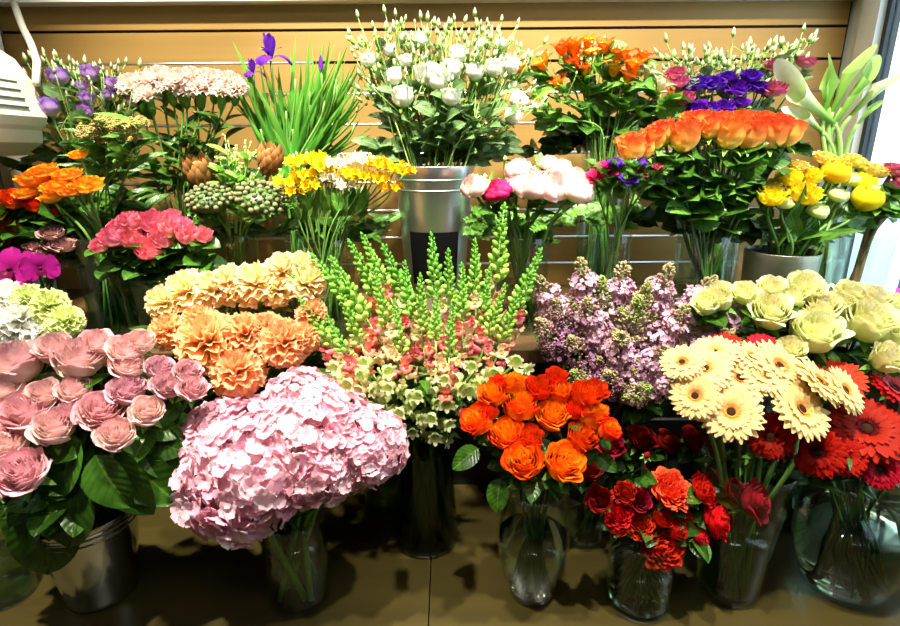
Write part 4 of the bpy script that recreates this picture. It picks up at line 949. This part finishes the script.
def bud_stem(V, px, py, y, bm, name, cat, group, nb=8, br=.0125, lf='grey', nl=4, desc='white bud', spr=.018):
    H = P(px, py, y); d = (H - (V['c'] + UP * (V['h'] - .15))).normalized() + UP * .3; d.normalize(); path = stem_path(V, H, d); org = path[0]; th = thing(name, org, None, cat, group)
    mb = MB(); mb.tube(local(path, org), .0019, 5)
    for k in range(nb):
        p0 = path[-2 - k % 3].lerp(path[-1 - k % 3], RN.random()); tip = H + Vector((RN.gauss(0, spr), RN.gauss(0, spr), RN.uniform(-.05, .02))); dd = ((tip - p0).normalized() + UP).normalized()
        mb.tube([p - org for p in hermite(p0, tip, d * .03, dd * .03, 3)], .0010, 4); part('bud', bm, th, tip, dd.to_track_quat('Z', 'Y'), br * RN.uniform(.75, 1.2))
    part('stem', mb.mesh('stem', M_STEML), th)
    for k in range(nl): a = RN.uniform(0, 6.28); place_leaf(th, LEAF[lf], path[RN.randint(6, 11)], Vector((math.cos(a), math.sin(a), .7)), UP + TOCAM * .5, .05 * RN.uniform(.7, 1.2))
    return (th, px, py, desc)
for px, py in [(362,28),(378,36),(372,52),(396,26),(410,34),(424,26),(438,34),(452,26),(466,34),(480,24),(492,34),(506,40),(520,50),(386,66),(414,52),(434,54),(468,52),(496,58),(528,62),(365,84),(446,40),(404,46),(486,66),(380,88)]:
    its.append(bud_stem(v_buck, px, py, 1.46, BUD['white'], 'white_lisianthus_spray', 'lisianthus', 'budded white lisianthus sprays', desc='spray of white buds'))
autolabel(its, 'tall bucket', 8)
bunch('lavender_lisianthus', 'lisianthus', 'lavender lisianthus', 'bunch by the wall unit', 'lavender lisianthus', v_lav,
 [(59,78,20),(91,75,20),(49,108,22),(87,99,15),(112,85,15),(86,112,15),(82,87,12),(132,102,12),(108,96,12)], R_['lavender'], 16, 1.47, .001, ub=.5, cb=.1, stem=(.002, M_STEM), leaf=[LEAF['grey'], LEAF['dlance']], nleaf=6, lsize=.06, lrange=(5, 11), hgt=.7, buds=(BUD['lilac'], 3, .009, .02, .04), per_row=5, droop=0)
its = []
for px, py in [(30,82),(42,72),(52,62),(68,66),(78,64),(100,72),(116,70),(125,86),(136,70),(70,92),(103,84),(120,104),(34,98),(64,104),(142,84),(98,58+14)]:
    its.append(bud_stem(v_lav, px, py, 1.5, BUD['lilac'], 'lavender_lisianthus_spray', 'lisianthus', 'budded lavender lisianthus sprays', lf='dlance', desc='spray of pale buds'))
autolabel(its, 'bunch by the wall unit', 6)
bunch('olive_seed_head', 'seed head', 'flat olive seed head', 'vase below the lavender bunch', 'olive seed heads', v_umb,
 [(95,126,34),(121,125,32),(139,118,20),(104,136,24),(106,118,24),(128,132,24)], R_['umbel'], 24, 1.31, .0005, ub=.7, cb=.1, stem=(.0022, M_STEML), leaf=[LEAF['lance'], LEAF['dlance']], nleaf=6, lsize=.09, hgt=.5, pname='seed_cluster', droop=0, per_row=8)
bunch('blush_carnation', 'carnation', 'blush white carnation', 'vase beside the iris leaves', 'blush white carnations', v_wca,
 [(134,90,30),(148,98,26),(161,82,30),(181,85,30),(201,91,28),(215,85,28),(229,85,26),(171,89,26),(193,81,26),(236,90,24),(145,85,24),(207,80,22),(222,94,24),(186,94,22)], R_['whitepink'], 27, 1.47, .001, ub=.8, cb=.05, stem=(.0025, M_STEM), calyx='carn', leaf=[LEAF['dlance']], nleaf=5, lsize=.07, lrange=(5, 10), hgt=.3, per_row=7, droop=0)
bunch('dried_protea', 'protea', 'dried brown protea', 'berry vase', 'dried brown proteas', v_pro, [(200,174,40),(270,160,36)], R_['protea'], 36, 1.30, .0, ub=.8, cb=.05, stem=(.004, M_STEMB), hgt=.9, pname='flower_head')
bunch('grey_berry_head', 'berry head', 'grey green berry head', 'protea vase', 'grey green berry heads', v_pro, [(211,200,46),(262,200,50),(292,196,28)], R_['brunia'], 44, 1.26, 0, ub=.7, cb=.2, stem=(.003, M_STEM), hgt=.3, pname='berry_cluster', leaf=[LEAF['fern']], nleaf=4, lsize=.06, per_row=9)
its = [bud_stem(v_pro, px, py, 1.29, BUD['green'], 'green_filler_stem', 'filler', 'light green filler stems among the berry heads', nb=9, br=.005, lf='light', nl=9, desc='light green filler stem', spr=.009) for px, py in [(226,144),(235,151),(248,150),(222,165),(240,168),(252,172)]]
autolabel(its, 'protea vase', 9)
# freesias: sprays of small trumpets
its = []
for px, py, key in [(289,187,''),(304,180,''),(316,164,''),(299,167,''),(332,182,'w'),(337,168,'w'),(326,172,''),(363,181,''),(378,169,'o'),(394,172,''),(378,184,''),(391,192,'o'),(403,176,'o'),(364,165,'w'),(350,178,''),(296,196,'o'),(345,190,'w'),(312,190,'')]:
    y = 1.25; H = P(px, py, y); c0 = v_fre['c'] + UP * .15; d = (H - c0).normalized() + UP * .5; d.normalize(); path = stem_path(v_fre, H, d); org = path[0]
    th = thing('freesia', org, None, 'freesia', 'yellow and white freesias'); mb = MB(); mb.tube(local(path, org), .0019, 6); part('stem', mb.mesh('stem', M_STEM), th)
    for k in range(6):
        a = k * 1.3 + px; rd = Vector((math.cos(a), math.sin(a) - .4, .5)); p0 = H + rd * .012 * (k > 0)
        part('blossom', RN.choice(R_['freesia' + key]), th, p0, (rd + UP * .3).to_track_quat('Z', 'X'), .0180 * RN.uniform(.8, 1.15))
    for k in range(2): part('bud', BUD['green'], th, H + Vector((RN.gauss(0, .02), -.01, .02)), (UP + Vector((RN.gauss(0, .5), 0, 0))).to_track_quat('Z', 'Y'), .007)
    for k in range(2): a = RN.uniform(0, 6.28); place_leaf(th, LEAF['lance'], path[7], Vector((math.cos(a) * .3, math.sin(a) * .3, 1)), TOCAM, .07)
    its.append((th, px, py, {'': 'yellow freesia', 'o': 'golden freesia', 'w': 'white freesia'}[key]))
autolabel(its, 'freesia vase', 6)
bunch('pink_ranunculus', 'ranunculus', 'pale pink ranunculus', 'ranunculus vase', 'pale pink ranunculus', v_ran,
 [(475,189,30),(497,190,34,'m'),(519,172,28),(530,188,40),(552,188,40),(576,193,36),(561,172,26),(549,165,20),(574,180,26),(505,158,9,'g'),(507,167,11,'g'),(534,170,14,'g'),(485,176,10,'g'),(588,185,16),(515,185,24)],
 R_['palepink'], 32, 1.23, .0012, ub=.5, cb=.3, stem=(.003, M_STEM), hgt=.5, kinds={'m': (R_['magenta'], 'magenta ranunculus', 'magenta_ranunculus'), 'g': ([BUD['green']], 'green ranunculus bud', 'ranunculus_bud')}, leaf=[LEAF['fern'], LEAF['lance']], nleaf=3, lsize=.06, per_row=6)
an = [anemone(i) for i in range(2)]; AC = [('centre', [c_.mesh('centre', [C['anemc']]) for _, c_ in an])]
am = [a_.mesh('bloom', [C['magenta']]) for a_, _ in an]; av = [a_.mesh('bloom', [C['violet']]) for a_, _ in an]
bunch('magenta_anemone', 'anemone', 'magenta anemone', 'narrow vase', 'magenta and violet anemones', v_ane,
 [(608,175,28),(596,179,26),(628,181,28,'v'),(615,166,22,'v'),(638,165,22,'v'),(657,169,16),(602,168,18),(640,177,18)], am, 20, 1.21, .0008, ub=.5, cb=.5, stem=(.0024, M_STEM), hgt=.1, subparts=AC,
 kinds={'v': (av, 'violet anemone', 'violet_anemone', .1, None, AC)}, leaf=[LEAF['fern']], nleaf=6, lsize=.05, lrange=(9, 12), droop=0, per_row=9)
bunch('orange_alstroemeria', 'alstroemeria', 'orange alstroemeria', 'bunch beside white lisianthus', 'orange and white alstroemerias', v_als,
 [(574,48,28),(562,50,24),(593,56,26),(543,65,24),(559,84,22),(521,72,22),(618,58,32),(633,68,30),(614,70,26),(575,64,26),(539,106,20,'w'),(661,86,28,'w'),(648,73,24,'w'),(530,92,20,'w'),(670,98,20),(588,44,20),(604,48,22),(642,58,20),(585,70,22),(627,80,22)],
 R_['alstro'], 24, 1.48, .0008, minR=.026, ub=.3, cb=.3, stem=(.0023, M_STEM), hgt=.5, kinds={'w': (R_['alstrow'], 'white alstroemeria', 'white_alstroemeria')}, leaf=[LEAF['light'], LEAF['lance'], LEAF['round']], nleaf=7, lsize=.065, lrange=(7, 12), droop=.1, per_row=5, buds=(BUD['green'], 2, .007, .02, .03))
bunch('violet_lisianthus', 'lisianthus', 'violet lisianthus', 'bunch by the callas', 'violet and pink lisianthus', v_lis,
 [(697,83,26),(714,83,26),(737,87,28),(751,76,24),(760,87,24),(722,107,26),(697,109,26),(709,108,22),(748,117,16),(740,102,20),(776,66,24,'p'),(806,62,22,'p'),(774,89,28,'p'),(675,73,22,'p'),(685,98,22,'p'),(681,82,18,'p'),(728,76,20)],
 R_['violet'], 22, 1.45, .0012, ub=.5, cb=.3, stem=(.0022, M_STEM), hgt=.5, kinds={'p': (R_['mauve'], 'pink lisianthus', 'pink_lisianthus')}, leaf=[LEAF['grey']], nleaf=5, lsize=.055, per_row=5, droop=0)
its = []
for px, py in [(672,50),(684,50),(690,66),(712,54),(732,44),(722,64),(736,66),(754,48),(764,54),(788,46),(796,44),(804,38),(750,60),(702,66),(668,62),(780,54),(742,54)]:
    its.append(bud_stem(v_lis, px, py, 1.5, BUD['white'], 'lisianthus_spray', 'lisianthus', 'budded lisianthus sprays by the callas', nb=7, br=.0135, desc='spray of cream buds', spr=.024))
autolabel(its, 'bunch by the callas', 6)
bunch('tulip_orange_rose', 'rose', 'flame orange rose', 'bunch above the lilac', 'flame orange roses on the shelf', v_tul,
 [(663,134,28),(684,138,36),(710,128,28),(729,135,36),(750,136,34),(771,135,36),(787,134,32),(632,149,32),(655,140,26),(700,122,24),(741,122,24),(690,122,22),(762,122,22),(720,122,22),(781,124,20),(645,150,22)],
 R_['tulip'], 30, 1.25, .0012, ub=.8, cb=.1, stem=(.0032, M_STEMD), calyx='rose', hgt=.8, leaf=[LEAF['roundd'], LEAF['round']], nleaf=8, lsize=.062, lrange=(5, 10), droop=.25, per_row=8)
bunch('yellow_daffodil', 'daffodil', 'ruffled yellow daffodil', 'zinc pot', 'yellow blooms in the zinc pot', v_yel,
 [(771,197,28),(804,195,32),(789,179,26),(811,176,22),(784,203,18,'g'),(818,212,20,'g'),(826,157,26,'p'),(800,165,22,'p'),(840,162,22,'p'),(833,174,28,'y'),(856,160,26,'p'),(875,169,28,'p'),(865,202,30,'y'),(868,188,22,'g'),(838,196,20,'g'),(850,180,22,'g'),(862,186,24,'y'),(795,190,20),(775,182,18,'p')],
 R_['yellowd'], 26, 1.23, .001, ub=.5, cb=.3, stem=(.0036, M_STEM), hgt=.6, kinds={'y': (R_['yellow'], 'round yellow tulip', 'yellow_tulip', .6, None, None, 'tulip'), 'g': (R_['greenbud'], 'green yellow tulip bud', 'tulip_bud', .6, None, None, 'tulip'), 'p': (R_['paleyellow'], 'papery pale daffodil', 'pale_daffodil')},
 leaf=[LEAF['lance']], nleaf=1, lsize=.10, lrange=(5, 7), droop=-.8, per_row=6)
bunch('pink_stock', 'stock flower', 'dark pink bloom', 'vase at the frame edge', 'dark pink blooms by the window', v_pnk,
 [(895,170,24),(905,180,26),(893,186,18),(880,196,16,'g'),(900,200,18,'g'),(888,205,16,'g')], R_['mauve'], 20, 1.22, .0005, ub=.3, cb=.3, stem=(.005, M_STEMB), hgt=.5, kinds={'g': (R_['greenbud'], 'green bud', 'green_bud')}, leaf=[LEAF['light'], LEAF['round']], nleaf=5, lsize=.06)
# iris
its = []
tips = [(232,40),(240,62),(250,70),(258,48),(266,72),(278,66),(290,52),(296,34),(300,60),(308,72),(318,56),(322,74),(330,40),(340,50),(344,70),(352,66),(358,60),(366,84),(300,84),(236,90),(246,86),(334,84),(284,84),(312,46),(270,96),(350,92),(228,100),(262,60),(326,92),(342,104),(368,102),(288,100),(222,84),(348,44),(364,56),(356,84),(346,58),(336,40),(324,40),(364,94),(348,80),(352,100),(310,34),(360,118),(340,114),(274,72),(338,56),(362,74),(310,70),(294,66),(254,84),(330,66),(304,92),(262,96),(322,104),(356,112),(242,104)]
for g in range(0, len(tips), 3):
    grp = tips[g:g + 3]; mx = sum(t[0] for t in grp) / 3; my = min(t[1] for t in grp) + 25
    y = 1.47; H = P(mx, my + 20, y); d = ((H - v_iri['c']).normalized() + UP).normalized(); path = stem_path(v_iri, H, d); org = path[0]; th = thing('iris', org, None, 'iris', 'irises in the tall vase')
    mb = MB(); mb.tube(local(path, org), .003, 6); part('stem', mb.mesh('stem', M_STEM), th)
    for (tx, ty) in grp + [(grp[0][0] + RN.uniform(-14, 14), grp[0][1] + 30)]:
        T = P(tx, ty, y + RN.uniform(-.04, .06)); m = path[4] + Vector((RN.uniform(-.02, .02), RN.uniform(-.02, .01), -.04)); m.x = v_iri['c'].x + (m.x - v_iri['c'].x) * .8
        bend = Vector((RN.uniform(-.02, .02), RN.uniform(-.02, 0), .0)); cl = hermite(m, T, (UP * .9 + (T - m).normalized() * .2) * (T - m).length, (T - m) * .9 + bend * 4, 10); side = Vector((math.cos(RN.uniform(-.8, .8)), math.sin(RN.uniform(-.8, .8)), 0)); w0 = RN.uniform(.009, .0135); mb = MB()
        def fn(u, v):
            k = min(9.999, v * 10); i = int(k); c_ = cl[i].lerp(cl[i + 1], k - i); s = u * 2 - 1; w = w0 * (min(1, .6 + v)) * (1 - max(0, v - .45) / .55) ** .8
            return c_ - org + side * s * w + Vector((0, -1, 0)) * (-abs(s) * w * .6)
        mb.grid(fn, 2, 10); part('blade', mb.mesh('blade', M_BLADE), th)
    its.append((th, mx, my, 'budless iris with sword leaves'))
for (px, py, s, dsc) in [(270,52,34,'open violet iris flower'),(252,66,20,'half hidden violet iris flower'),(321,64,14,'closed violet iris bud')]:
    y = 1.46; H = P(px, py, y); d = (UP + TOCAM * .15).normalized(); path = stem_path(v_iri, H - UP * .02, UP); org = path[0]; th = thing('iris', org, None, 'iris', 'irises in the tall vase')
    mb = MB(); mb.tube(local(path, org), .003, 6); part('stem', mb.mesh('stem', M_STEM), th)
    R = s * zc(H) / F_PX / 2
    if s > 15: part('bloom', R_['iris'][0], th, H - UP * .02, d.to_track_quat('Z', 'Y'), R)
    else: part('bud', bud(r=.4, L=2.4).mesh('bud', [C['violet'], M_SEPAL]), th, H - UP * .02, UP.to_track_quat('Z', 'Y'), R)
    th['label'] = 'the %s among the sword leaves' % dsc
autolabel(its, 'iris vase', 6)
# calla lilies
cb_, cs_ = calla(0); CM = {'w': cb_.mesh('spathe', [C['calla']]), 'g': cb_.mesh('spathe', [C['callag']])}; SP = cs_.mesh('spadix', [C['spadix']])
for (bx, by, tx, ty, w_, key, rot, lab) in [(832,122,797,92,1.5,'w',120,'white green calla lily opening towards the pink lisianthus'),(832,112,856,60,1.25,'g',-40,'tall green calla lily standing highest in its vase'),(842,108,876,66,1.2,'g',10,'slim green calla lily leaning at the window'),
    (850,116,888,78,1.25,'w',-60,'pale green calla lily nearest the window pane'),(836,122,862,84,1.1,'g',-90,'small green calla lily in the middle of its vase'),(824,112,838,66,1.2,'g',160,'green calla lily behind the white green one'),(822,132,798,110,1.2,'w',200,'lowest calla lily above the flame orange roses'),
    (828,108,822,74,1.1,'g',60,'upright green calla lily beside the highest one'),(858,124,880,98,1.0,'g',-30,'short green calla lily low against the window frame')]:
    y = 1.44; A, T = P(bx, by, y), P(tx, ty, y - .02); d = (T - A).normalized(); path = stem_path(v_cal, A, d); org = path[0]; th = thing('calla_lily', org, lab, 'calla lily', 'calla lilies')
    mb = MB(); mb.tube(local(path, org), .0058, 8); part('stem', mb.mesh('stem', M_STEML), th); L = (T - A).length
    sp_ = part('spathe', CM[key], th, A - d * .01, (d.to_track_quat('Z', 'Y').to_matrix() @ Matrix.Rotation(math.radians(rot), 3, 'Z')).to_quaternion(), L / 2.5 * w_); part('spadix', SP, sp_)
# left edge: dark bunch, brownish blooms, orchid
bunch('dark_orange_rose', 'rose', 'orange red rose', 'bunch at the frame edge', 'shaded orange roses at the frame edge', v_dark, [(10,231,26),(13,202,24),(2,244,22),(34,206,20),(0,212,20),(55,212,14)], R_['redorange'], 24, 1.24, 0, stem=(.003, M_STEMD), leaf=[LEAF['dlance'], LEAF['roundd']], nleaf=9, lsize=.09, lrange=(6, 11), per_row=9, droop=0)
bunch('brown_pink_hydrangea', 'hydrangea', 'brownish pink bloom', 'vase behind the orchid', 'brownish pink blooms behind the orchid', v_brk, [(50,232,26),(62,244,26),(46,252,24),(60,262,22),(32,246,18),(52,244,20)], R_['brick'], 24, 1.2, 0, stem=(.003, M_STEMD), leaf=[LEAF['roundd']], nleaf=2, per_row=9)
v_orc = vase('dark glass vase holding the purple orchid stem', xy=(-1.02, 1.17), z=S, rb=.03, rt=.03, h=.10, water=.5, glass=M_GREENGLASS)
H = P(18, 274, 1.10); path = stem_path(v_orc, H + Vector((-.01, .02, 0)), (TOCAM + UP).normalized()); org = path[0]
th = thing('purple_orchid', org, 'purple speckled orchid stem beside the shaded orange roses', 'orchid'); mb = MB(); mb.tube(local(path, org), .003, 6); part('stem', mb.mesh('stem', M_STEMD), th)
for (px, py, s, dd) in ((12,270,44,Vector((.2,-1,.5))),(40,268,30,Vector((.7,-.8,.1))),(18,288,32,Vector((.1,-1,-.1)))): part('bloom', R_['orchid'][0], th, P(px, py, 1.09), dd.to_track_quat('Z', 'Y'), s * 1.1 / F_PX / 1.9)
# stacked cartons at the back of the counter
M_CARD = plain('grey_white_card', '#a9a79c', .8, c2='#b8b6aa'); M_INK = plain('printed_grey_text_band', '#4a4a46', .8)
for i, zz in enumerate((0, .034)):
    c_ = thing('flat_carton', (.575 + .006 * i, 1.08, zz), '%s of two flat white cartons behind the flared gerbera vase' % ('lower' if i == 0 else 'upper'), 'box', 'flat cartons on the counter')
    part('carton_body', boxm((-.06, -.045, 0), (.06, .045, .033), M_CARD), c_)
    mb = MB()
    for k in range(18):
        x = -.052 + k * .006; mb.box((x, -.0456, .012), (x + .003 + .0015 * (k % 2), -.045, .019))
    part('printed_text', mb.mesh('text', M_INK, False), c_)

# dark leafy branches that fill the space between the back bunches
def greenery(V, pts, y, where, lf='roundd', nl=12, sz=.06):
    its = []
    for px, py in pts:
        H = P(px, py, y + RN.uniform(-.02, .03)); d = (H - (V['c'] + UP * (V['h'] - .12))).normalized() + UP * .2; d.normalize(); path = stem_path(V, H, d); org = path[0]
        th = thing('leafy_branch', org, None, 'branch', 'dark leafy branches between the back bunches'); mb = MB(); mb.tube(local(path, org), .0022, 5); part('stem', mb.mesh('stem', M_STEMD), th)
        for k in range(nl):
            a = RN.uniform(0, 6.28); i = RN.randint(5, 11); place_leaf(th, LEAF[lf], path[i].lerp(path[i + 1], RN.random()), Vector((math.cos(a), math.sin(a) - .2, RN.uniform(-.3, .6))), UP * .6 + TOCAM * .8, sz * RN.uniform(.7, 1.2))
        its.append((th, px, py, 'dark leafy branch'))
    autolabel(its, where, 8)
greenery(v_lav, [(28,128),(60,140),(120,160),(140,150),(98,176),(18,165),(78,128)], 1.54, 'bunch by the wall unit', 'dlance', 14, .09)
greenery(v_umb, [(150,205),(128,190),(75,212),(160,235),(110,215),(140,222)], 1.45, 'vase of olive seed heads', 'dlance', 14, .08)
greenery(v_wca, [(168,135),(200,148),(226,138),(150,165),(185,170),(215,165)], 1.56, 'vase of blush carnations', 'dlance', 12, .07)
greenery(v_iri, [(262,150),(330,150),(246,175),(345,180),(300,160)], 1.56, 'iris vase', 'dlance', 12, .08)
greenery(v_als, [(540,128),(560,150),(640,122),(660,110),(522,150),(618,142),(505,160),(600,110),(575,125)], 1.55, 'bunch beside white lisianthus', 'roundd', 13, .06)
greenery(v_lis, [(680,112),(702,104),(770,112),(790,124),(804,142),(740,120),(660,160)], 1.58, 'bunch by the callas', 'roundd', 12, .06)
greenery(v_ran, [(480,212),(592,216),(560,222),(500,228),(530,222),(470,232),(545,240)], 1.36, 'ranunculus vase', 'fern', 14, .06)
greenery(v_tul, [(640,215),(768,222),(648,185),(748,232),(700,222),(725,235)], 1.34, 'vase of flame orange roses', 'roundd', 12, .06)
greenery(v_fre, [(350,215),(300,218),(385,225),(325,225)], 1.34, 'freesia vase', 'dlance', 10, .07)
greenery(v_cor, [(98,265),(205,262),(150,272),(125,262),(180,266)], 1.22, 'coral bunch', 'roundd', 11, .055)
greenery(v_pro, [(190,225),(235,225),(280,232),(215,235),(255,235)], 1.34, 'vase of dried proteas', 'dlance', 10, .06)
greenery(v_snap, [(345,385),(372,400),(480,400),(500,385),(405,425),(455,420),(330,370),(515,372),(425,380)], .99, 'green snapdragon vase', 'dlance', 14, .06)
greenery(v_carn, [(165,330),(190,370),(270,375),(300,355),(215,380),(320,330),(180,350)], 1.06, 'vase of peach carnations', 'dlance', 14, .07)
greenery(v_lil, [(545,330),(575,390),(620,400),(700,370),(660,395),(600,360),(640,370)], 1.12, 'vase of lilac', 'roundd', 10, .06)
greenery(v_gro, [(715,325),(760,345),(800,360),(850,350),(890,355),(740,325),(830,350)], 1.08, 'vase of pale green roses', 'roundd', 13, .075)
greenery(v_wcarn, [(10,365),(40,355),(75,345),(70,365)], 1.08, 'vase of white carnations', 'dlance', 12, .08)

greenery(v_buck, [(365,140),(385,150),(520,140),(505,150),(395,120),(495,125),(450,140),(425,145),(475,140)], 1.47, 'bucket of white lisianthus', 'grey', 13, .07)
greenery(v_ane, [(600,205),(630,205),(655,200),(580,210)], 1.36, 'anemone vase', 'fern', 12, .05)
greenery(v_fre, [(400,215),(280,225),(370,235),(345,240)], 1.42, 'bunch of freesias, further back', 'dlance', 12, .08)
greenery(v_pop, [(30,215),(110,220),(60,225),(90,235),(130,230)], 1.34, 'bunch of bright orange ranunculus', 'dlance', 11, .07)
greenery(v_yel, [(760,225),(800,225),(835,225),(780,215),(815,235)], 1.30, 'zinc pot', 'lance', 9, .08)

# stems cut short, their leaves just at the rims of the packed vases
greenery(v_gerb, [(715,455),(735,460),(755,455),(770,462),(705,462),(745,450),(725,452),(760,468),(780,455),(738,470)], .90, 'flared vase', 'lance', 3, .035)
greenery(v_hyd, [(280,505),(300,500),(320,505),(290,495),(310,495),(325,500),(270,500),(305,508),(295,505)], .86, 'hydrangea vase', 'lance', 5, .04)
greenery(v_oro, [(510,480),(530,478),(550,480),(520,470),(540,470),(560,475),(500,475),(535,484)], .87, 'rounded vase', 'dlance', 4, .04)
greenery(v_rgerb, [(820,480),(840,478),(860,480),(830,470),(850,470),(875,475),(805,478)], .90, 'wide vase', 'dlance', 6, .06)
greenery(v_red, [(615,540),(635,536),(655,540),(625,530),(645,530),(660,534)], .84, 'short vase', 'dlance', 4, .035)
greenery(v_snap, [(410,432),(425,430),(440,432),(418,426),(434,426),(448,430),(402,430),(428,436)], .97, 'snapdragon vase, low at its rim', 'dlance', 3, .04)
